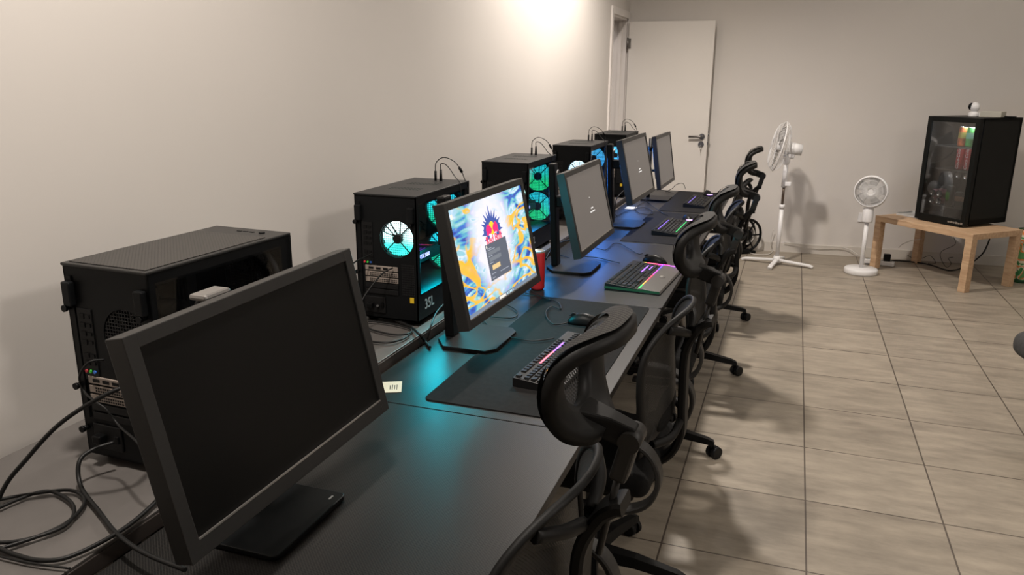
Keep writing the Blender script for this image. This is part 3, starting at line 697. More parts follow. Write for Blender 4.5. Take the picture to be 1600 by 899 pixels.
# ================================================================== KEYBOARDS, MICE
def rounded_key(w_, d_=.0175, h_=.009):
    t = bmesh.new(); t.loops.layers.uv.new('UVMap'); a, b, i = w_ / 2, d_ / 2, .0022
    lo = [t.verts.new(p) for p in ((-a, -b, 0), (a, -b, 0), (a, b, 0), (-a, b, 0))]; hi = [t.verts.new(p) for p in ((-a + i, -b + i, h_), (a - i, -b + i, h_), (a - i, b - i, h_), (-a + i, b - i, h_))]
    t.faces.new(lo[::-1]); t.faces.new(hi)
    for k in range(4): t.faces.new((lo[k], lo[(k + 1) % 4], hi[(k + 1) % 4], hi[k]))
    bmesh.ops.bevel(t, geom=[e for e in t.edges if e.verts[0].co.z > h_ * .5 and e.verts[1].co.z > h_ * .5], offset=.0008, segments=1, affect='EDGES')
    me = bpy.data.meshes.new('keycap'); t.to_mesh(me); t.free(); me.materials.append(M_key); return me
KEYM = {}
def keymesh(w_):
    k = round(w_, 4)
    if k not in KEYM: KEYM[k] = rounded_key(k)
    return KEYM[k]
U = .019
ROWS = [
    [(0, 1), (2, 1), (3, 1), (4, 1), (5, 1), (6.5, 1), (7.5, 1), (8.5, 1), (9.5, 1), (11, 1), (12, 1), (13, 1), (14, 1), (15.25, 1), (16.25, 1), (17.25, 1)],
    [(i, 1) for i in range(13)] + [(13, 2), (15.25, 1), (16.25, 1), (17.25, 1)],
    [(0, 1.5)] + [(1.5 + i, 1) for i in range(12)] + [(13.5, 1.5), (15.25, 1), (16.25, 1), (17.25, 1)],
    [(0, 1.75)] + [(1.75 + i, 1) for i in range(11)] + [(12.75, 2.25)],
    [(0, 2.25)] + [(2.25 + i, 1) for i in range(10)] + [(12.25, 2.75), (16.25, 1)],
    [(0, 1.25), (1.25, 1.25), (2.5, 1.25), (3.75, 6.25), (10, 1.25), (11.25, 1.25), (12.5, 1.25), (13.75, 1.25), (15.25, 1), (16.25, 1), (17.25, 1)]]
NUM = {1: [(18.5, 1), (19.5, 1), (20.5, 1), (21.5, 1)], 2: [(18.5, 1), (19.5, 1), (20.5, 1)], 3: [(18.5, 1), (19.5, 1), (20.5, 1)], 4: [(18.5, 1), (19.5, 1), (20.5, 1)], 5: [(18.5, 2), (20.5, 1)]}
def keyboard(label, x0, y0, rz, glow, rest=False, numpad=True, z=TZ + .0035):
    """local: +y along the keyboard (camera-near end at 0), +x towards the chair"""
    t = thing('keyboard', label, 'keyboard', (x0, y0, z), rz, 'keyboards on the desks')
    LU = (22.5 if numpad else 18.25) * U; L = LU + .016; W = .138
    prof = [(0, .002), (.004, 0), (W - .004, 0), (W, .002), (W, .014), (.0, .026)]
    mxp = Matrix(((1, 0, 0, 0), (0, 0, 1, 0), (0, 1, 0, 0), (0, 0, 0, 1)))
    MB().prism(prof, 0, L, mx=mxp, bev=.001).build('case', M_dark, t)
    MB().box((W / 2 - .001, L / 2, .0195), (W - .014, L - .012, .003), rot=Matrix.Rotation(math.atan2(.012, W), 3, 'Y')).build('switch_plate', M_black, t)
    slope = math.atan2(.012, W); n = 0; over = []
    for r, row in enumerate(ROWS):
        keys = row + (NUM.get(r, []) if numpad else [])
        for (kx, kw) in keys:
            y = .008 + (kx + kw / 2) * U; x = .012 + r * U + (.006 if r else 0); zz = .0255 - x * .012 / W * 1.0
            rot = Matrix.Rotation(PI / 2, 4, 'Z')
            if n < 99:
                k = bpy.data.objects.new('keycap', keymesh(kw * U - .0015)); COL.objects.link(k); k.parent = t
                k.location = (x, y, zz - .004); k.rotation_euler = (0, slope, PI / 2)
            else: over.append((x, y, zz - .004, kw))
            n += 1
    if over:
        b = MB()
        for x, y, zz, kw in over: b.box((x, y, zz + .0045), (.0155, kw * U - .004, .009), bev=.001)
        o = b.build('keycaps', M_key, t); o['kind'] = 'stuff'
    # lighting under the rows
    for (r, f0, f1, c) in glow:
        y0_, y1_ = .01 + f0 * (L - .02), .01 + f1 * (L - .02); x = .012 + r * U + .006 - U / 2
        MB().box((x, (y0_ + y1_) / 2, .0265 - x * .012 / W), (.005, y1_ - y0_, .004)).build('key_light', emis('glow_%d_%d_%d' % tuple(int(q * 99) for q in c), c, 3.6), t)
    if rest:
        MB().prism([(W + .001, .001), (W + .001, .017), (W + .012, .018), (W + .082, .010), (W + .088, .004), (W + .086, .001)], 0, L, mx=mxp, bev=.001).build('wrist_rest', mat('rest_grey', (.075, .068, .062), .38, var=.06), t)
        for (f0, f1, c) in ((0, .14, (.05, .9, .15)), (.14, .3, (.7, .35, .05)), (.3, .55, (1, .05, .12)), (.55, .75, (.6, .05, .6)), (.75, 1, (.15, .08, 1))):
            MB().box((W + .001, (f0 + f1) / 2 * L, .0185), (.0035, (f1 - f0) * L, .002)).build('light_strip', emis('strip_%d' % int(f0 * 100), c, 1.8), t)
        for (f0, f1, c) in ((0, .12, (.15, .9, .1)), (.12, .25, (.9, .6, .05)), (.25, .5, (1, .1, .2)), (.5, .75, (1, .05, .5)), (.75, 1, (.6, .1, 1))):
            MB().box(((f0 + f1) / 2 * (W + .07) + .01, L + .001, .021 - (f0 + f1) * .003), ((f1 - f0) * (W + .07), .003, .003)).build('end_light', emis('end_%d' % int(f0 * 100), c, 3), t)
        em = Matrix.Translation((W + .042, L * .53, .0148)) @ Matrix.Rotation(math.radians(6.5), 4, 'Y')
        MB().prism([(-.012, -.012), (-.004, -.016), (.014, -.008), (.002, -.006), (.002, .006), (.014, .008), (-.004, .016), (-.012, .012), (-.006, 0)], 0, .001, mx=em).build('wrist_rest_mark', M_silver, t)
        MB().prism([(0, -.001), (W + .084, -.001), (W + .084, -.0005), (0, -.0005)], .004, .013).build('side_light', emis('side_green', (.008, .06, .022), .5), t)
    return t
V_, R_, O_ = (.25, .08, 1), (1, .10, .15), (.9, .4, .1)
keyboard('black full-size keyboard with violet and red key lights, on the mat by the colourful monitor', -.655, 1.86, math.radians(-4), [(1, .30, .55, R_), (1, .56, .76, V_), (5, .72, .86, V_), (3, .2, .4, O_)])
keyboard('keyboard with a wide grey wrist rest and a rainbow light strip', -.655, 2.96, math.radians(-3.5), [(4, .6, .9, V_), (5, .75, .9, V_)], rest=True, z=TZ + .0003)
keyboard('black keyboard with a green side glow on the fourth desk', -.672, 4.14, math.radians(-2), [(1, .1, .8, (.1, .05, .35)), (6, .1, .9, (.02, .2, .06))])
keyboard('farthest black keyboard, on the desk nearest the door', -.64, 5.16, math.radians(-2), [(1, .1, .8, (.08, .05, .25))])
for (x, y, z) in (): pass
def mouse(label, x, y, rz, z, lit):
    t = thing('computer_mouse', label, 'mouse', (x, y, z), rz, 'mice on the desks')
    b = MB().sph((0, 0, .0), (.031, .060, .038), 28)
    for v in b.bm.verts:
        if v.co.z < 0: v.co.z = max(v.co.z * .15, -.0)
        if v.co.y < 0: v.co.z *= 1 + .15 * v.co.y / .06
        v.co.x *= 1 - .12 * math.cos(v.co.y / .06 * 2)
    b.build('shell', M_black, t)
    MB().cyl((-.004, .038, .026), (.004, .038, .026), .010, seg=16).build('scroll_wheel', M_dark, t)
    MB().box((0, .03, .0312), (.0012, .05, .002), rot=Matrix.Rotation(math.radians(-14), 3, 'X')).build('button_split', M_dark, t)
    if lit: MB().sph((.012 if lit == 'g' else 0, -.055, .014), (.005 if lit == 'g' else .022, .004, .003), 12).build('mouse_light', emis('mouse_%s' % lit, (.05, 1, .5) if lit == 'g' else (.55, .25, 1), 4), t)
mouse('black mouse with a tiny green light behind the nearest headrest', -.612, 2.475, math.radians(95), TZ + .0035, 'g')
mouse('black mouse beside the rainbow-lit keyboard', -.545, 3.50, math.radians(75), TZ + .0003, None)
mouse('black mouse with a violet glow on the fourth desk', -.545, 4.66, math.radians(20), TZ + .0035, 'v')
mouse('black mouse with a violet glow on the farthest desk', -.545, 5.78, math.radians(20), TZ + .0035, 'v')

# ================================================================== SMALL DESK ITEMS
t = thing('drink_can', 'tall red drink can standing behind the colourful monitor', 'can', (-.905, 2.86, TZ))
MB().lathe([(0, .004), (.020, .004), (.023, 0), (.028, .008), (.029, .014), (.029, .142), (.0265, .152)], 32).build('can_body', M_red, t)
MB().lathe([(.0265, .152), (.0262, .156), (.0275, .158), (.0262, .1585), (.024, .155), (0, .155)], 32).build('can_rim', mat('can_rim', (.6, .56, .5), .3, metal=.7), t)
o = MB().box((0, 0, .0008), (.062, .075, .0012)).build('paper_label', M_paper); o.location = (-.965, 1.745, TZ + .0003); o.rotation_euler = (0, 0, .45); tag(o, 'small cream paper slip with print on the desk behind the nearest monitor', 'paper')
b = MB()
for q in range(4): b.box((.018 - .006 * q, -.004, .0015), (.002, .035 - .006 * (q % 2), .0003))
b.build('printed_lines', M_black, o)
o = MB().box((0, 0, .001), (.065, .09, .0015)).build('paper_card', M_wpaper); o.location = (-.955, 5.02, TZ + .0003); tag(o, 'small white card lying behind the fourth monitor', 'paper')

# ================================================================== OFFICE CHAIRS
def lerp_prof(P, t):
    n = len(P) - 1; x = t * n; i = min(int(x), n - 1); f = x - i
    p0, p1, p2, p3 = P[max(i - 1, 0)], P[i], P[i + 1], P[min(i + 2, n)]
    return tuple(.5 * (2 * b + (-a + c) * f + (2 * a - 5 * b + 4 * c - d) * f * f + (-a + 3 * b - 3 * c + d) * f ** 3) for a, b, c, d in zip(p0, p1, p2, p3))
def shell_surface(prof, half, wrap, power=2.6):
    """prof: (x,z) along t; half(t): half width; returns S(rho, theta)"""
    def S_(rho, th):
        c, s = math.cos(th), math.sin(th); e = 2 / power
        u = rho * math.copysign(abs(c) ** e, c); v = rho * math.copysign(abs(s) ** e, s)
        t = .5 + .5 * v; x, z = lerp_prof(prof, t); hw = half(t)
        return Vector((x + wrap * (u * u), u * hw, z)), (u * hw, t)
    return S_
def ring_part(S_, rin, rout, thick, N=56, R=4, back=0.0, bulge=.004):
    b = MB(); bm = b.bm; front = []; rear = []
    for i in range(R + 1):
        rho = rin + (rout - rin) * i / R; fr, rr_ = [], []
        for k in range(N):
            th = 2 * PI * k / N; p, _ = S_(rho, th); q, _ = S_(max(rho - .02, .001), th); p2, _ = S_(rho, th + .02)
            nrm = (p - q).cross(p2 - p)
            nrm = nrm.normalized() if nrm.length > 1e-12 else Vector((1, 0, 0))
            if nrm.x < 0: nrm = -nrm
            bl = bulge * math.sin(PI * i / R)
            fr.append(bm.verts.new(p - nrm * (bl))); rr_.append(bm.verts.new(p + nrm * (thick + bl)))
        front.append(fr); rear.append(rr_)
    def q4(a, b_, c, d):
        f = bm.faces.new((a, b_, c, d)); f.smooth = True
    for i in range(R):
        for k in range(N):
            k2 = (k + 1) % N
            q4(front[i][k], front[i + 1][k], front[i + 1][k2], front[i][k2]); q4(rear[i][k], rear[i][k2], rear[i + 1][k2], rear[i + 1][k])
    for k in range(N):
        k2 = (k + 1) % N
        q4(front[0][k], front[0][k2], rear[0][k2], rear[0][k]); q4(front[R][k], rear[R][k], rear[R][k2], front[R][k2])
    bmesh.ops.recalc_face_normals(bm, faces=bm.faces)
    return b
def disc_part(S_, rout, off=0.004, N=56, R=12):
    b = MB(); bm = b.bm; rings = []
    for i in range(R + 1):
        rho = max(rout * i / R, .004); rings.append([(bm.verts.new(S_(rho, 2 * PI * k / N)[0] + Vector((off, 0, 0))), S_(rho, 2 * PI * k / N)[1]) for k in range(N)])
    for i in range(R):
        for k in range(N):
            k2 = (k + 1) % N; vs = [rings[i][k], rings[i + 1][k], rings[i + 1][k2], rings[i][k2]]
            f = bm.faces.new([v[0] for v in vs]); f.smooth = True
            for l, v in zip(f.loops, vs): l[b.uv].uv = (v[1][0], v[1][1] * b.ls)
    return b
MB.ls = .25
HR = [(.292, .968), (.256, .982), (.232, 1.014), (.224, 1.055), (.232, 1.094), (.258, 1.122), (.292, 1.136), (.322, 1.141)]
BR = [(.165, .50), (.205, .555), (.228, .62), (.225, .70), (.218, .78), (.225, .85), (.245, .905), (.268, .945)]
def chair(label, loc, rz, base_rot, dz=0.0, hs=1.0, hw=1.0):
    t = thing('office_chair', label, 'chair', (loc[0], loc[1], 0), rz, 'office chairs along the desks')
    # headrest
    prof = [(.26 + (x - .26) * hs, 1.055 + (z - 1.055) * hs + dz) for x, z in HR]
    S1 = shell_surface(prof, lambda q: hw * (.125 + .025 * math.sin(PI * min(1, q * 1.05))), .010, 2.25)
    MB.ls = .26
    hr = ring_part(S1, .52, 1.0, .020, 60, 5).build('headrest_frame', M_chairframe, t)
    disc_part(S1, .60, .002, 60, 12).build('headrest_mesh', M_meshfine, hr)
    # the fabric also covers the front of the rim
    rim = MB(); bm = rim.bm; N = 60; rr = []
    for i in range(4):
        rho = .70 + .3 * i / 3; rr.append([(bm.verts.new(S1(rho, 2 * PI * k / N)[0] + Vector((-.006, 0, .0065))), S1(rho, 2 * PI * k / N)[1]) for k in range(N)])
    for i in range(3):
        for k in range(N):
            vs = [rr[i][k], rr[i + 1][k], rr[i + 1][(k + 1) % N], rr[i][(k + 1) % N]]; f = bm.faces.new([v[0] for v in vs]); f.smooth = True
            for l, v in zip(f.loops, vs): l[rim.uv].uv = (v[1][0], v[1][1] * .26)
    rim.build('headrest_cover', mesh_cover, hr)
    J = (.335, 0, .965 + dz)
    am = MB(); tb = bmesh.new(); tb.loops.layers.uv.new('UVMap'); rs = []
    for q, (px, pz, wd, hh) in enumerate(((.246, 1.0, .045, .009), (.262, .993, .036, .013), (.295, .982, .024, .016), (.335, .968, .019, .016))):
        rs.append([tb.verts.new((px + sx_ * hh * .55, sy_ * wd, pz + dz + sx_ * hh)) for sx_, sy_ in ((-1, -1), (1, -.8), (1, .8), (-1, 1))])
    for a_, b_ in zip(rs, rs[1:]):
        for q in range(4): tb.faces.new((a_[q], a_[(q + 1) % 4], b_[(q + 1) % 4], b_[q]))
    tb.faces.new(rs[0][::-1]); tb.faces.new(rs[-1]); bmesh.ops.recalc_face_normals(tb, faces=tb.faces)
    bmesh.ops.bevel(tb, geom=tb.edges[:], offset=.004, segments=2, profile=.5, affect='EDGES'); am.merge(tb); am.build('headrest_arm', M_chairframe, t)
    MB().cyl((J[0], -.026, J[2]), (J[0], .026, J[2]), .017, seg=20).box((J[0] - .009, 0, J[2] - .035), (.028, .038, .075), rot=Matrix.Rotation(math.radians(14), 3, 'Y'), bev=.006).build('headrest_joint', M_chairgrey, t)
    MB().tube([(J[0] - .018, 0, J[2] - .065), (J[0] - .045, 0, .80)], .006, 8).build('adjuster_rod', M_chairgrey, t)
    # backrest
    S2 = shell_surface(BR, lambda q: .165 + .075 * math.sin(PI * min(1, .15 + q * .8)), -.045, 3.0)
    MB.ls = .47
    br = ring_part(S2, .915, 1.0, .012, 72, 3, bulge=.0015).build('backrest_frame', M_chairframe, t)
    disc_part(S2, .93, .003, 72, 14).build('backrest_mesh', M_mesh, br)
    # rear spine
    sp = MB().tube(spline([(.33, 0, .90), (.315, 0, .895), (.29, 0, .87), (.262, 0, .80), (.262, 0, .66), (.262, 0, .54), (.21, 0, .46), (.08, 0, .425)], 6), .02, 8, flat=((0, 1, 0), .030, .011))
    for s in (-1, 1): sp.tube(spline([(.268, s * .02, .86), (.262, s * .09, .885), (.235, s * .15, .905)], 5), .012, 8).tube(spline([(.262, s * .02, .60), (.252, s * .10, .58), (.212, s * .17, .58)], 5), .012, 8)
    sp.build('spine', M_chairframe, t)
    MB().sph((.215, 0, .62), (.02, .13, .05), 24).build('lumbar_pad', M_fabric, t)
    # seat
    st = MB().box((-.02, 0, .455), (.47, .48, .075), bev=.032, seg=4); bmv = st.bm
    for v in bmv.verts:
        if v.co.x < -.12: v.co.z -= (-.12 - v.co.x) ** 2 * 1.2
        v.co.y *= 1 - .12 * max(0, v.co.x + .02) / .22
        v.co.z += .012 * (abs(v.co.y) / .24) ** 2
    for f in bmv.faces: f.smooth = True
    st.build('seat', M_fabric, t)
    MB().box((-.01, 0, .412), (.36, .36, .018), bev=.006).box((0, 0, .385), (.20, .14, .05), bev=.01).build('seat_mechanism', M_black, t)
    MB().tube([(0, .07, .385), (0, .26, .375)], .006, 8).box((0, .27, .375), (.05, .03, .012), bev=.004).build('tilt_lever', M_black, t)
    # loop armrests
    for s in (-1, 1):
        loop = spline([(-.12, 0, .625), (.03, 0, .64), (.15, 0, .64), (.225, 0, .61), (.255, 0, .54), (.225, 0, .46), (.13, 0, .42), (.0, 0, .415)], 6)
        pts = [Vector((p.x, s * (.262 + .012 * math.sin(PI * k / len(loop))), p.z)) for k, p in enumerate(loop)]
        MB().tube(pts, .02, flat=((0, 1, 0), .022, .007)).build('armrest', M_chairgrey, t)
        MB().box((-.03, s * .268, .650), (.20, .060, .022), bev=.009, seg=3).build('arm_pad', M_black, t)
    # column, star base, castors
    MB().cyl((0, 0, .20), (0, 0, .37), .014).build('gas_piston', M_steel, t)
    MB().cyl((0, 0, .09), (0, 0, .24), .027, .024, 24).build('gas_column', M_black, t)
    hub = MB().cyl((0, 0, .075), (0, 0, .125), .045, .036, 24)
    for k in range(5):
        a = base_rot + 2 * PI * k / 5; d = Vector((math.cos(a), math.sin(a), 0)); pr = Vector((-d.y, d.x, 0))
        pts = [d * .02 + Vector((0, 0, .105)), d * .15 + Vector((0, 0, .098)), d * .28 + Vector((0, 0, .078)), d * .305 + Vector((0, 0, .070))]
        tb = bmesh.new(); tb.loops.layers.uv.new('UVMap'); rs = []
        for p, wd, hh in zip(pts, (.030, .024, .018, .014), (.020, .016, .012, .010)):
            rs.append([tb.verts.new(p + pr * wd * q + Vector((0, 0, hh * r_))) for q, r_ in ((-1, -1), (1, -1), (.7, 1), (-.7, 1))])
        for a_, b_ in zip(rs, rs[1:]):
            for i in range(4): tb.faces.new((a_[i], a_[(i + 1) % 4], b_[(i + 1) % 4], b_[i]))
        tb.faces.new(rs[0][::-1]); tb.faces.new(rs[-1]); bmesh.ops.recalc_face_normals(tb, faces=tb.faces); hub.merge(tb)
    hub.build('star_base', M_black, t)
    for k in range(5):
        a = base_rot + 2 * PI * k / 5; d = Vector((math.cos(a), math.sin(a), 0)); c = d * .30
        sw_ = a + .9 + .5 * k; e = Vector((math.cos(sw_), math.sin(sw_), 0)); w0 = c + e * .014 + Vector((0, 0, .027)); ax = Vector((-e.y, e.x, 0))
        cs = MB().cyl(c + Vector((0, 0, .05)), c + Vector((0, 0, .075)), .009, seg=12).cyl(w0 - ax * .006, w0 + ax * .006, .022, seg=18)
        cs.sph(w0 + Vector((0, 0, .006)), (.020, .020, .023), 14)
        cs = cs.build('castor', M_black, t)
        for s in (-1, 1): MB().cyl(w0 + ax * s * .009, w0 + ax * s * .024, .027, .025, 22).build('wheel', M_dark, cs)
    return t
mesh_cover = perf_mat('headrest_fabric', (.040, .037, .034), (.0012, .0015, .0015), .0095, .36, 'UV', (0, 1), True, .7)
chair('black mesh office chair at the nearest desk, its large headrest over the keyboard', (-.523, 1.105), math.radians(-3), math.radians(20), .048, 1.05, .86)
chair('black mesh office chair second from the camera, between the second and third desks', (-.49, 2.13), math.radians(-2), math.radians(1), .052, .9, 1.0)
chair('black mesh office chair third from the camera, a castor out on the tiles', (-.50, 3.10), math.radians(0), math.radians(0))
chair('black mesh office chair fourth from the camera', (-.48, 4.12), math.radians(2), math.radians(-2))
chair('farthest black mesh office chair, in front of the power reel', (-.49, 5.12), math.radians(0), math.radians(9))

# chair just inside the right edge of the picture
t = thing('office_chair', 'dark grey upholstered chair at the right edge of the picture', 'chair', (1.285, 3.66, 0), .2)
b = MB().box((0, 0, .43), (.50, .50, .12), bev=.055, seg=5)
for f in b.bm.faces: f.smooth = True
b.build('seat', mat('grey_upholstery', (.045, .043, .042), .9, var=.2, vscale=60), t)
b = MB().box((.25, 0, .72), (.10, .46, .48), bev=.045, seg=5)
for f in b.bm.faces: f.smooth = True
b.build('backrest', mat('grey_upholstery', (.045, .043, .042), .9), t)
MB().lathe([(0, 0), (.19, 0), (.19, .012), (.06, .035), (.026, .07), (.024, .38), (.08, .392), (0, .392)], 36).build('pedestal', M_black, t)

# ================================================================== PEDESTAL FANS
def grille(parent, c, yaw, r, depth, nw, m, tilt=0.0):
    """wire guard; local z = blowing direction"""
    n = Vector((math.cos(yaw) * math.cos(tilt), math.sin(yaw) * math.cos(tilt), math.sin(tilt))); mx = Matrix.Translation(c) @ n.to_track_quat('Z', 'Y').to_matrix().to_4x4()
    for side, zz in (('front', depth / 2), ('rear', -depth / 2)):
        b = MB()
        for k in range(nw):
            a = 2 * PI * k / nw; pts = []
            for i in range(7):
                q = i / 6; rad = r * (.16 + .84 * q); z = zz * math.sqrt(max(0, 1 - (q ** 3) * .98)); pts.append((rad * math.cos(a + q * .25), rad * math.sin(a + q * .25), z))
            b.tube(pts, .0013, 4, mx=mx)
        for rr in (.45, .75):
            b.tube([(r * rr * math.cos(2 * PI * k / 40), r * rr * math.sin(2 * PI * k / 40), zz * math.sqrt(1 - ((rr - .16) / .84) ** 3)) for k in range(40)], .0015, 4, closed=True, mx=mx)
        b.cyl((0, 0, zz * 1.0), (0, 0, zz * 1.05), r * .17, seg=24, mx=mx)
        b.build('%s_grille' % side, m, parent)
    MB().tube([(r * math.cos(2 * PI * k / 48), r * math.sin(2 * PI * k / 48), 0) for k in range(48)], .006, 8, closed=True, mx=mx).build('guard_ring', m, parent)
    return mx
def blades(parent, mx, r, n, m):
    h = MB().cyl((0, 0, -.02), (0, 0, .025), r * .2, r * .17, 24, mx=mx).build('blade_hub', m, parent)
    for k in range(n):
        b = MB(); a0 = 2 * PI * k / n; G = []
        for i in range(6):
            rad = r * (.18 + .72 * i / 5); row = []
            for j in range(5):
                f = j / 4 - .5; wdt = 1.0 * (1 - .25 * i / 5); ang = a0 + f * wdt + .15 * i / 5
                row.append(mx @ Vector((rad * math.cos(ang), rad * math.sin(ang), f * .035)))
            G.append(row)
        V = [[b.bm.verts.new(p) for p in row] for row in G]
        for i in range(5):
            for j in range(4): f_ = b.bm.faces.new((V[i][j], V[i + 1][j], V[i + 1][j + 1], V[i][j + 1])); f_.smooth = True
        bmesh.ops.solidify(b.bm, geom=b.bm.faces[:], thickness=.002)
        b.build('blade', m, parent)
M_blade = mat('pale_blade', (.70, .69, .68), .35)
t = thing('pedestal_fan', 'tall white pedestal fan with a cross-shaped base against the back wall', 'fan', (-.035, 6.98, 0))
for k, (a, l) in enumerate(((math.radians(168), .30), (math.radians(-12), .30), (math.radians(-102), .24), (math.radians(78), .24))):
    d = Vector((math.cos(a), math.sin(a), 0)); MB().tube([d * .02 + Vector((0, 0, .040)), d * l * .9 + Vector((0, 0, .022)), d * l + Vector((0, 0, .012))], .01, flat=((-d.y, d.x, 0), .018, .010)).build('foot', M_white, t)
MB().cyl((0, 0, .02), (0, 0, .075), .038, .028).build('base_hub', M_white, t)
MB().cyl((0, 0, .06), (0, 0, .50), .017).cyl((0, 0, .49), (0, 0, .525), .022).build('outer_pole', M_white, t)
MB().cyl((0, 0, .52), (0, 0, .70), .011).build('inner_pole', mat('brown_pole', (.12, .09, .07), .35, metal=.6), t)
MB().cyl((-.0, 0, .67), (-.0, 0, .90), .022, .019).box((.03, -.01, .70), (.05, .03, .035), bev=.006).build('neck', M_white, t)
yw = math.radians(187)
MB().cyl((.0, 0, 1.0), (.115, .008, .985), .052, .046, 28).sph((.0, 0, .90), (.03, .03, .055)).box((.03, 0, .935), (.06, .05, .05), bev=.015).build('motor_housing', M_white, t)
mxf = grille(t, Vector((-.065, 0, 1.01)), yw, .205, .13, 40, M_wgrille, tilt=.2); blades(t, mxf, .205, 3, M_blade)

t = thing('pedestal_fan', 'small white fan on a round disc base in front of the low wooden table', 'fan', (.632, 6.90, 0))
MB().lathe([(0, .0), (.125, .0), (.13, .006), (.13, .038), (.122, .046), (0, .05)], 48).build('disc_base', M_white, t)
MB().cyl((0, 0, .045), (0, 0, .44), .017).build('pole', M_white, t)
MB().lathe([(0, .43), (.040, .432), (.042, .44), (.042, .535), (.034, .548), (0, .55)], 32).build('control_body', M_white, t)
d = Vector((math.sin(math.radians(-8)), -math.cos(math.radians(-8)), 0)); yaw2 = math.radians(-98)
MB().tube(spline([(0, .03, .53), (.09, .04, .58), (.125, .02, .66), (.118, 0, .70)], 6), .009, 8).sph((0, .055, .67), (.06, .05, .06)).build('yoke', M_white, t)
mxf = grille(t, Vector((0, -.02, .685)), yaw2, .118, .075, 72, M_wgrille); blades(t, mxf, .118, 5, M_blade)
MB().tube([(.127 * math.cos(2 * PI * k / 48), .127 * math.sin(2 * PI * k / 48), 0) for k in range(48)], .009, flat=((0, 0, 1), .022, .004), closed=True, mx=Matrix.Translation((0, -.02, .685)) @ Vector((math.cos(yaw2), math.sin(yaw2), 0)).to_track_quat('Z', 'Y').to_matrix().to_4x4()) if False else None
n = Vector((math.cos(yaw2), math.sin(yaw2), 0)); mr = Matrix.Translation((0, -.02, .685)) @ n.to_track_quat('Z', 'Y').to_matrix().to_4x4()
MB().lathe([(.118, -.03), (.126, -.028), (.128, .02), (.122, .034), (.116, .034), (.120, .02), (.118, -.03)], 48, mx=mr).build('outer_shroud', M_white, t)

# ================================================================== LOW TABLE, FRIDGE
UT = Vector((.676, -.737, 0)).normalized(); VT = Vector((.737, .676, 0)).normalized(); NRC = Vector((1.325, 6.495, 0))
ang = math.atan2(UT.y, UT.x)
ctr = NRC - UT * .45 + VT * .275
t = thing('low_table', 'low birch-coloured wooden table holding the black drinks fridge', 'table', ctr, ang)
MB().box((0, 0, .4275), (.90, .55, .045), bev=.002).build('tabletop', M_wood, t)
for sx in (-1, 1):
    for sy in (-1, 1): MB().box((sx * .42, sy * .245, .2025), (.058, .058, .405), bev=.002).build('leg', M_wood, t)
LT = .4505
UF = Vector((.679, -.734, 0)).normalized(); VF = Vector((.734, .679, 0)).normalized(); FNR = Vector((1.305, 6.755, 0))
fa = math.atan2(UF.y, UF.x); fc = FNR - UF * .225 + VF * .235
t = thing('drinks_fridge', 'black glass-door drinks fridge standing on the low wooden table', 'fridge', (fc.x, fc.y, LT), fa)
FWd, FD, FH = .45, .47, .83
M_fb = mat('fridge_black', (.005, .0055, .005), .45, spec=.2, var=.1); M_fi = mat('fridge_liner', (.05, .05, .05), .5)
b = MB(); z0 = .02
b.box((-FWd / 2 + .012, .025, FH / 2 + .01), (.024, FD - .05, FH - .02)).box((FWd / 2 - .012, .025, FH / 2 + .01), (.024, FD - .05, FH - .02))
b.box((0, .025, FH - .012), (FWd, FD - .05, .024)).box((0, .025, z0 + .02), (FWd, FD - .05, .04)).box((0, FD / 2 - .015, FH / 2 + .01), (FWd, .03, FH - .02))
b.build('cabinet', M_fb, t)
d_ = MB(); yd = -FD / 2 + .02; fw = .038
for s in (-1, 1): d_.box((s * (FWd / 2 - fw / 2), yd, FH / 2 + .005), (fw, .04, FH - .01), bev=.003)
d_.box((0, yd, FH - fw / 2), (FWd - 2 * fw + .002, .04, fw), bev=.003).box((0, yd, fw / 2 + .012), (FWd - 2 * fw + .002, .04, fw + .02), bev=.003)
d_ = d_.build('door_frame', M_fb, t)
MB().quad([(-FWd / 2 + fw, yd - .012, fw), (FWd / 2 - fw, yd - .012, fw), (FWd / 2 - fw, yd - .012, FH - fw), (-FWd / 2 + fw, yd - .012, FH - fw)]).build('door_glass', M_fglass, d_)
for zz in (.60, .42, .13):
    b = MB()
    for q in range(18): b.box((-.195 + .023 * q, .02, zz), (.003, .36, .003))
    b.box((0, -.16, zz), (.40, .006, .008)).box((0, .18, zz), (.40, .006, .006)); b.build('wire_shelf', mat('chrome_wire', (.5, .5, .5), .25, metal=.9), t)
MB().box((.06, -.10, FH - .028), (.20, .03, .008)).build('interior_lamp', emis('fridge_white', (.8, .92, 1), 6), t)
lf = lamp('fridge_lamp', 'AREA', (.07, -.10, FH - .034), 3.0, (.85, .93, 1), .18, (0, 0, 0), None, .05); lf.parent = t
MB().box((FWd / 2 - .044, -FD / 2 + .045, FH - .13), (.004, .006, .14)).build('blue_light', emis('fridge_blue', (.08, .04, .8), 1.2), t)
bd = MB()
for q in range(6): bd.box((FWd / 2 - .135 + .022 * q, yd - .0212, .030 + .001 * (q % 2)), (.018, .0015, .012 + .004 * (q % 2)), bev=.0005)
bd.build('badge', M_silver, t)
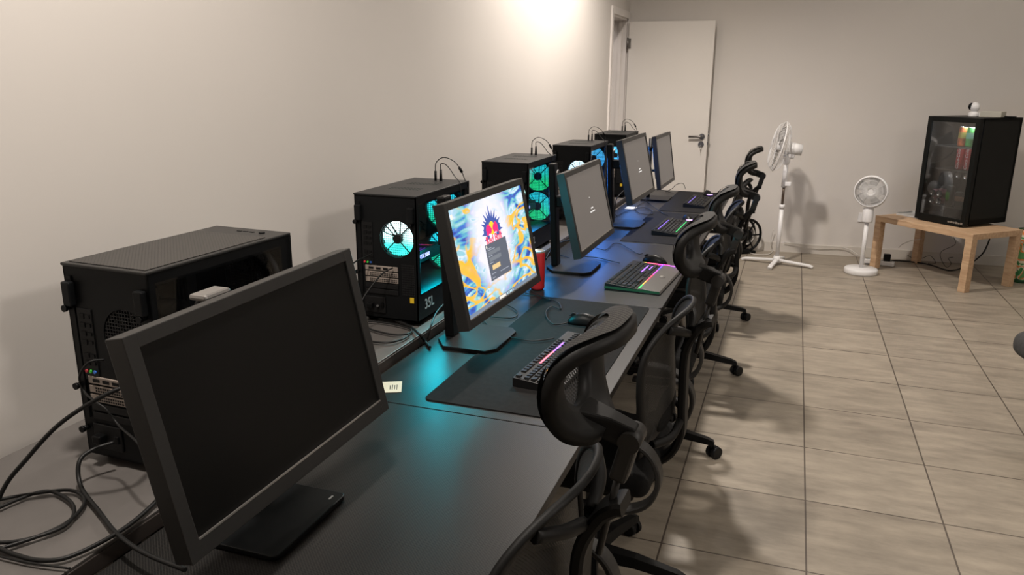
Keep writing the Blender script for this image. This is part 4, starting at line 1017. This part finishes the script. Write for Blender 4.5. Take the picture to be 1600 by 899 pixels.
# cans inside
def can_proto(cols, r=.0305, h=.118):
    pass
def fridge_can(label, lx, ly, lz, col, col2=None, lying=False, h=.15, r=.030, word=None, shear=0, wcol=None):
    p = fc + UF * lx + VF * ly
    o = thing('drink_can', label, 'can', (p.x, p.y, LT + lz), fa, 'cans in the drinks fridge')
    mxl = Matrix.Translation((0, 0, r)) @ Matrix.Rotation(PI / 2, 4, 'X') if lying else Matrix.Identity(4)
    MB().lathe([(0, .004), (r * .75, .003), (r * .8, 0), (r, .012), (r, h - .014), (r * .86, h - .002)], 28, mx=mxl).build('can_body', col, o)
    MB().lathe([(r * .86, h - .002), (r * .88, h), (r * .8, h), (r * .78, h - .004), (0, h - .004)], 28, mx=mxl).build('can_lid', mat('can_lid', (.6, .6, .6), .25, metal=.8), o)
    if col2: MB().cyl((0, 0, h * .42), (0, 0, h * .72), r + .0004, seg=28, cap=False).build('can_band', col2, o)
    if word: text_obj('can_lettering', word, .036, wcol or M_wpaper, frame_mx((.004, -r - .0006, h * .5), (0, 0, 1), (-1, 0, 0)), o, .0003, shear=shear, bold=.0004)
    return o
c_or = mat('can_orange', (.75, .18, .06), .35, var=.4, vscale=30); c_ye = mat('can_yellow', (.6, .5, .12), .35); c_gr = mat('can_green', (.10, .55, .14), .35, var=.3, vscale=30); c_mi = mat('can_mint', (.30, .70, .55), .35)
c_co = mat('can_cola_red', (.55, .02, .03), .35); c_bk = mat('can_black', (.012, .012, .012), .3); c_pk = mat('can_pink', (.45, .22, .24), .35)
fridge_can('orange and yellow can on the top shelf, left of three', -.005, -.10, .604, c_or, c_ye)
fridge_can('green can on the top shelf, in the middle of three', .062, -.10, .604, c_gr, c_mi)
fridge_can('orange can on the top shelf, at the door frame', .129, -.10, .604, c_or, mat('can_cream', (.7, .6, .45), .4))
fridge_can('red cola can on the middle shelf, the left of two', .005, -.10, .424, c_co, None, h=.165, word='Coca-Cola', shear=.3)
fridge_can('red cola can on the middle shelf, the right of two', .075, -.10, .424, c_co, None, h=.165, word='Coca-Cola', shear=.3)
for q, nm in enumerate(('left', 'middle', 'right')): fridge_can('silver-ended can lying under the middle shelf, %s of three' % nm, -.02 + .066 * q, -.03, .358, c_bk, None, lying=True, h=.12)
for r_ in range(2):
    for q in range(2):
        fridge_can('pink-ended can lying at the bottom left, %s row, %s' % (('lower', 'upper')[r_], ('left', 'right')[q]), -.15 + .062 * q, -.04, .134 + .0605 * r_, c_pk, None, lying=True, h=.12)
mon = fridge_can('tall black energy can with a green claw mark at the bottom of the fridge', -.02, -.12, .134, c_bk, None, h=.16)
cl = MB()
for q in range(3): cl.tube([(-.012 + .012 * q, -.0312, .11), (-.013 + .012 * q, -.0312, .075), (-.010 + .012 * q, -.0312, .055 - .01 * (q == 1))], .0022, 5)
cl.build('claw_mark', emis('claw_green', (.10, .45, .05), .35), mon)
for q in range(2): fridge_can('short dark can at the bottom right of the fridge, %s of two' % ('left', 'right')[q], .06 + .064 * q, -.12, .134, c_bk, mat('can_brown', (.30, .16, .10), .4), h=.12)
# on top of the fridge
def ft(lx, ly): p = fc + UF * lx + VF * ly; return (p.x, p.y, LT + FH + .0)
t = thing('security_camera', 'white and black round camera on top of the fridge', 'camera', ft(-.03, .02), fa)
MB().lathe([(0, 0), (.038, 0), (.040, .006), (.038, .028), (.022, .040), (0, .042)], 32).build('camera_base', M_white, t)
MB().sph((0, 0, .072), (.036, .036, .038), 24).build('camera_head', M_white, t)
MB().sph((-.018, -.012, .076), (.024, .026, .029), 24).build('camera_lens', M_black, t)
t = thing('router_box', 'pale box lying on top of the fridge beside the camera', 'box', ft(.10, .06), fa + .35)
MB().box((0, 0, .0225), (.15, .12, .045), bev=.004).build('box_body', mat('pale_box', (.42, .40, .34), .5, var=.05), t)
MB().box((-.076, 0, .021), (.006, .118, .038), bev=.002).build('box_end', M_white, t)
o = MB().box((0, 0, .006), (.11, .06, .012), bev=.004).build('remote_control', M_black); o.location = ft(.165, .14); o.rotation_euler = (0, 0, fa + .4); tag(o, 'thin black remote lying on the rear corner of the fridge top', 'remote')
# papers / open tray at the left end of the low table
p = NRC - UT * .725 + VT * .30
o = MB().box((0, 0, .004), (.28, .20, .008)).box((0, .10, .012), (.28, .004, .022)).box((0, -.10, .008), (.28, .004, .014)).box((-.14, 0, .010), (.004, .20, .018)).build('paper_tray', mat('tray_white', (.5, .5, .49), .4, var=.15, vscale=18)); o.location = (p.x, p.y, LT); o.rotation_euler = (0, 0, ang + .05)
tag(o, 'shallow white tray on the low table left of the fridge', 'tray')

# ================================================================== THINGS BY THE BACK WALL
t = thing('shopping_bag', 'colourful green and orange bag on the floor at the right edge', 'bag', (1.905, 7.12, 0), .4)
b = MB(); prof = [(.13, 0), (.15, .04), (.155, .2), (.135, .36), (.12, .42)]
N = 28; rings = []
for r_, z in prof: rings.append([b.bm.verts.new((r_ * 1.25 * math.copysign(abs(math.cos(a)) ** .6, math.cos(a)) * (1 + .03 * math.sin(5 * a + z * 9)), r_ * .75 * math.copysign(abs(math.sin(a)) ** .6, math.sin(a)), z)) for a in [2 * PI * k / N for k in range(N)]])
for a_, b_ in zip(rings, rings[1:]):
    for k in range(N): b.bm.faces.new((a_[k], a_[(k + 1) % N], b_[(k + 1) % N], b_[k])).smooth = True
b.bm.faces.new(rings[0][::-1])
mbag = bpy.data.materials.new('bag_print'); mbag.use_nodes = True; nt = mbag.node_tree; bs = nt.nodes['Principled BSDF']
tc = nt.nodes.new('ShaderNodeTexCoord'); vo = nt.nodes.new('ShaderNodeTexNoise'); vo.inputs['Scale'].default_value = 11; vo.inputs['Distortion'].default_value = 1; nt.links.new(tc.outputs['Object'], vo.inputs['Vector'])
rp = nt.nodes.new('ShaderNodeValToRGB'); rp.color_ramp.interpolation = 'CONSTANT'; rp.color_ramp.elements[0].color = (.02, .10, .05, 1); rp.color_ramp.elements[1].position = .5; rp.color_ramp.elements[1].color = (.6, .55, .42, 1)
for p_, c_ in ((.42, (.03, .22, .06)), (.56, (.65, .22, .06)), (.62, (.1, .3, .1))): e_ = rp.color_ramp.elements.new(p_); e_.color = (*c_, 1)
nt.links.new(vo.outputs['Fac'], rp.inputs[0]); nt.links.new(rp.outputs[0], bs.inputs['Base Color'])
b.build('bag_body', mbag, t)
for s in (-1, 1): MB().tube(spline([(-.07, s * .06, .41), (-.06, s * .055, .50), (0, s * .05, .54), (.06, s * .055, .50), (.07, s * .06, .41)], 6), .006, 6).build('bag_handle', mat('bag_strap', (.03, .12, .05), .7), t)

t = thing('cable_reel', 'black round cable reel standing on the floor against the back wall', 'reel', (-.34, 7.36, 0), 0)
rx = Matrix.Translation((0, 0, .175)) @ Matrix.Rotation(math.radians(78), 4, 'Z') @ Matrix.Rotation(PI / 2, 4, 'X') if False else Matrix.Translation((0, 0, .172)) @ Matrix.Rotation(math.radians(40), 4, 'Z') @ Matrix.Rotation(PI / 2, 4, 'X')
for s in (-1, 1): MB().tube([(.145 * math.cos(2 * PI * k / 40), .145 * math.sin(2 * PI * k / 40), s * .045) for k in range(40)], .012, 8, closed=True, mx=rx).build('rim', M_black, t)
b = MB().cyl((0, 0, -.05), (0, 0, .05), .05, seg=28, mx=rx)
for k in range(6):
    a = 2 * PI * k / 6
    for s in (-1, 1): b.tube([(.045 * math.cos(a), .045 * math.sin(a), s * .045), (.14 * math.cos(a), .14 * math.sin(a), s * .045)], .007, 6, mx=rx)
b.build('spokes', M_black, t)
b = MB()
for q in range(5): b.tube([(.08 + 0 * q + .0 * math.cos(k), 0, 0) if False else ((.085 + .004 * (q % 2)) * math.cos(2 * PI * k / 32), (.085 + .004 * (q % 2)) * math.sin(2 * PI * k / 32), -.032 + .016 * q) for k in range(32)], .007, 6, closed=True, mx=rx)
b.build('wound_cord', M_wcable, t)
MB().box((0, 0, .0125), (.20, .12, .025), rot=math.radians(40), bev=.006).build('reel_stand', M_black, t)

# power strip behind the small fan
t = thing('power_strip', 'white power strip on the floor by the low table leg', 'power strip', (.80, 7.30, 0), -.25)
MB().box((0, 0, .02), (.26, .055, .04), bev=.008, seg=3).build('strip_body', M_white, t)
for q in range(4): MB().cyl((-.09 + .06 * q, 0, .0395), (-.09 + .06 * q, 0, .041), .019, seg=20).build('outlet', mat('outlet_grey', (.35, .34, .33), .5), t)
o = MB().box((0, 0, .03), (.055, .045, .06), bev=.006).build('power_adapter', M_black); o.location = (.862, 7.285, .0415); tag(o, 'black adapter plugged into the white power strip', 'plug')

# ================================================================== CABLES
def cable(label, pts, r, m=None, name='cable', sub=8, group=None):
    P = spline(pts, sub); o = Vector(P[0]); base = Vector((o.x, o.y, min(p.z for p in P) - r))
    ob = MB().tube([p - base for p in P], r, 8).build(name, m or M_cable); ob.location = base
    tag(ob, label, 'cable', group); return ob
#CABLES#
cable('thick black cable arching from the nearest tower down to the near table end', [(-1.141, 1.085, 0.962), (-1.127, 1.04, 0.981), (-1.165, 1.0, 0.963), (-1.234, 0.97, 0.913), (-1.292, 0.94, 0.846), (-1.336, 0.92, 0.788), (-1.333, 0.86, 0.709), (-1.188, 0.728, 0.77)], 0.0042, M_cable, sub=6)
cable('grey-black power lead dropping from the nearest tower and bending behind the big monitor', [(-1.232, 1.085, 0.826), (-1.251, 1.05, 0.823), (-1.255, 1.02, 0.811), (-1.23, 0.995, 0.776), (-1.132, 0.945, 0.77), (-1.044, 0.9, 0.77), (-0.958, 0.872, 0.77), (-0.859, 0.858, 0.77)], 0.0042, M_cable, sub=6)
cable('black cable coiled in a wide loop on the near end of the rear table', [(-1.312, 0.818, 0.769), (-1.315, 0.893, 0.769), (-1.293, 0.963, 0.769), (-1.238, 0.963, 0.769), (-1.182, 0.936, 0.769), (-1.151, 0.886, 0.769), (-1.183, 0.828, 0.769), (-1.245, 0.803, 0.769), (-1.322, 0.814, 0.769), (-1.362, 0.867, 0.769), (-1.34, 0.913, 0.769), (-1.303, 0.949, 0.769), (-1.247, 0.985, 0.769), (-1.188, 0.965, 0.769), (-1.158, 0.906, 0.769), (-1.164, 0.854, 0.769), (-1.194, 0.798, 0.769), (-1.221, 0.752, 0.769)], 0.0035, M_cable, sub=6)
cable('black cable running from behind the big monitor to the lower left corner', [(-1.08, 1.057, 0.769), (-1.06, 1.0, 0.769), (-1.047, 0.925, 0.769), (-1.051, 0.861, 0.77), (-1.07, 0.815, 0.769), (-1.105, 0.797, 0.769), (-1.15, 0.795, 0.769), (-1.209, 0.799, 0.769), (-1.274, 0.791, 0.77)], 0.004, M_cable, sub=6)
cable('thin black cable on the rear table under the coiled loop', [(-1.192, 0.785, 0.767), (-1.149, 0.786, 0.767), (-1.097, 0.79, 0.768), (-1.04, 0.8, 0.767)], 0.002, M_cable, sub=6)
cable('thin grey cable curving out of the nearest tower sockets', [(-1.237, 1.093, 1.0), (-1.252, 1.07, 1.0), (-1.282, 1.07, 0.966), (-1.274, 1.07, 0.935), (-1.226, 1.05, 0.93), (-1.201, 1.05, 0.917), (-1.174, 1.05, 0.888), (-1.079, 1.0, 0.891), (-1.048, 1.0, 0.848)], 0.0024, M_cable, sub=6)
cable('thick black lead running over the rear table edge in front of the cyan-lit tower', [(-1.225, 2.15, 0.822), (-1.242, 2.22, 0.77), (-1.195, 2.191, 0.77), (-1.141, 2.16, 0.77), (-1.092, 2.128, 0.77), (-1.038, 2.072, 0.772), (-1.033, 2.102, 0.738), (-0.995, 2.059, 0.738)], 0.0045, M_cable, sub=6)
cable('black cable coiled on the rear table beside the cyan-lit tower', [(-1.289, 2.133, 0.769), (-1.246, 2.142, 0.769), (-1.184, 2.144, 0.769), (-1.113, 2.127, 0.769), (-1.081, 2.105, 0.769), (-1.076, 2.065, 0.769), (-1.118, 2.046, 0.769), (-1.192, 2.062, 0.769), (-1.264, 2.091, 0.769), (-1.259, 2.023, 0.769), (-1.192, 1.969, 0.769), (-1.141, 1.964, 0.769), (-1.091, 1.973, 0.769), (-1.067, 2.016, 0.769), (-1.066, 2.062, 0.769)], 0.0032, M_cable, sub=6)
cable('black cable from the side of the cyan-lit tower down to the desk', [(-1.08, 2.452, 0.79), (-1.06, 2.318, 0.803), (-1.05, 2.226, 0.796), (-1.03, 2.142, 0.779), (-1.037, 2.128, 0.737)], 0.003, M_cable, sub=6)
cable('short black cable hanging beside the colourful monitor', [(-1.05, 2.383, 0.795), (-1.05, 2.377, 0.751), (-1.017, 2.269, 0.737), (-0.995, 2.241, 0.737)], 0.003, M_cable, sub=6)
cable('blue-tipped thin cable from the cyan-lit tower sockets', [(-1.241, 2.155, 0.993), (-1.252, 2.12, 0.987), (-1.256, 2.08, 0.983), (-1.256, 2.0, 0.968)], 0.0024, M_cable, sub=6)
cable('thin cable from the graphics card of the cyan-lit tower', [(-1.167, 2.155, 0.953), (-1.186, 2.13, 0.942), (-1.197, 2.1, 0.923), (-1.211, 2.05, 0.884), (-1.218, 2.0, 0.839)], 0.0026, M_cable, sub=6)
cable('thin black cable looping on the desk behind the colourful monitor base', [(-0.94, 2.431, 0.735), (-0.884, 2.436, 0.736), (-0.86, 2.453, 0.735), (-0.862, 2.501, 0.735), (-0.897, 2.556, 0.736), (-0.949, 2.598, 0.736)], 0.002, M_cable, sub=6)
cable('thin black cable from the colourful monitor to the keyboard', [(-0.963, 2.405, 0.736), (-0.937, 2.368, 0.736), (-0.889, 2.311, 0.736), (-0.826, 2.252, 0.739), (-0.776, 2.229, 0.739), (-0.713, 2.227, 0.739), (-0.66, 2.274, 0.739)], 0.002, M_cable, sub=6)
cable('thin mouse cable curling on the nearest desk mat', [(-0.663, 2.453, 0.739), (-0.701, 2.416, 0.739), (-0.746, 2.477, 0.739), (-0.774, 2.556, 0.739), (-0.77, 2.619, 0.739), (-0.732, 2.598, 0.739), (-0.769, 2.682, 0.739), (-0.846, 2.728, 0.739), (-0.881, 2.757, 0.735), (-0.936, 2.775, 0.736)], 0.002, M_cable, sub=6)
cable('thin black cable from behind the red can to the desk mat', [(-0.962, 2.89, 0.736), (-0.917, 2.813, 0.736), (-0.827, 2.716, 0.739), (-0.801, 2.697, 0.739)], 0.002, M_cable, sub=6)
cable('thin black cable from the third monitor to the wrist-rest keyboard', [(-0.894, 3.47, 0.736), (-0.845, 3.481, 0.736), (-0.803, 3.477, 0.736), (-0.745, 3.443, 0.736), (-0.689, 3.41, 0.736)], 0.002, M_cable, sub=6)
cable('thin mouse cable winding across the third desk', [(-0.628, 3.649, 0.736), (-0.647, 3.633, 0.736), (-0.707, 3.727, 0.736), (-0.778, 3.836, 0.736), (-0.809, 3.824, 0.736), (-0.809, 3.726, 0.736), (-0.814, 3.656, 0.736), (-0.872, 3.694, 0.736)], 0.002, M_cable, sub=6)
cable('thin black cable across the desk behind the third monitor column', [(-1.049, 3.514, 0.736), (-0.981, 3.465, 0.736), (-0.929, 3.428, 0.736)], 0.002, M_cable, sub=6)
cable('thick black cable from the green-lit tower to the third monitor', [(-0.955, 3.573, 0.793), (-0.99, 3.551, 0.787), (-1.03, 3.514, 0.77), (-1.045, 3.47, 0.737), (-1.024, 3.362, 0.737)], 0.0035, M_cable, sub=6)
cable('black cable hanging from the fourth monitor column', [(-0.93, 4.857, 0.883), (-0.96, 4.788, 0.874), (-0.99, 4.712, 0.827), (-1.012, 4.792, 0.737), (-0.97, 4.656, 0.737)], 0.003, M_cable, sub=6)
cable('thin black cables tangled on the fourth desk', [(-0.986, 4.482, 0.736), (-0.973, 4.581, 0.736), (-0.95, 4.843, 0.736), (-0.88, 5.035, 0.736), (-0.806, 4.929, 0.736), (-0.78, 4.783, 0.736), (-0.856, 4.803, 0.736), (-0.924, 4.99, 0.736), (-0.921, 5.223, 0.736), (-0.916, 5.412, 0.736)], 0.002, M_cable, sub=6)
cable('thin cable from the fourth monitor base across the mat', [(-0.957, 5.493, 0.736), (-0.877, 5.241, 0.736), (-0.796, 5.018, 0.739), (-0.718, 4.837, 0.739), (-0.678, 4.777, 0.739)], 0.002, M_cable, sub=6)
cable('thin cable arched behind the farthest monitor', [(-0.859, 5.849, 0.736), (-0.799, 5.75, 0.773), (-0.773, 5.75, 0.802), (-0.724, 5.75, 0.815), (-0.739, 6.05, 0.736)], 0.002, M_cable, sub=6)
cable('thin black cable on the desk under the farthest monitor', [(-0.984, 5.797, 0.736), (-0.948, 5.924, 0.736), (-0.888, 5.911, 0.736), (-0.804, 5.799, 0.736), (-0.765, 5.851, 0.736)], 0.002, M_cable, sub=6)
cable('white fan lead looping on the floor from the cable reel', [(-0.376, 7.46, 0.039), (-0.333, 7.463, 0.009), (-0.25, 7.303, 0.009), (-0.165, 7.293, 0.009), (-0.104, 7.361, 0.009), (-0.081, 7.532, 0.009), (-0.103, 7.5, 0.071), (-0.103, 7.5, 0.143), (-0.09, 7.5, 0.216)], 0.004, M_wcable, sub=6)
cable('pale cable running along the back baseboard to the power strip', [(0.011, 7.52, 0.094), (0.276, 7.52, 0.084), (0.481, 7.54, 0.084), (0.585, 7.54, 0.063), (0.651, 7.5, 0.029), (0.711, 7.497, 0.009)], 0.004, M_wcable, sub=6)
cable('thick black cable snaking on the floor under the low table', [(0.693, 7.235, 0.011), (0.823, 7.286, 0.011), (0.923, 7.443, 0.011), (1.037, 7.475, 0.011), (1.16, 7.444, 0.011), (1.235, 7.383, 0.011), (1.3, 7.263, 0.011), (1.35, 7.229, 0.011), (1.439, 7.337, 0.011), (1.576, 7.62, 0.011), (1.531, 7.1, 0.19), (1.561, 7.12, 0.257), (1.583, 7.14, 0.355)], 0.006, M_cable, sub=6)
cable('thin black wire hanging under the low table', [(1.311, 7.2, 0.325), (1.349, 7.2, 0.243), (1.259, 7.2, 0.176), (1.258, 7.2, 0.117), (1.341, 7.373, 0.007), (1.359, 7.3, 0.056), (1.334, 7.3, 0.099), (1.37, 7.3, 0.113)], 0.0022, M_cable, sub=6)
cable('thin black wire in loose bends on the floor under the low table', [(1.053, 7.54, 0.053), (1.119, 7.54, 0.024), (1.168, 7.54, 0.034), (1.233, 7.54, 0.062), (1.279, 7.517, 0.007), (1.215, 7.478, 0.007)], 0.0022, M_cable, sub=6)
cable('pale wire bent behind the far table leg', [(0.95, 7.35, 0.147), (0.975, 7.35, 0.183), (1.045, 7.35, 0.222), (1.117, 7.35, 0.239)], 0.0025, M_wcable, sub=6)
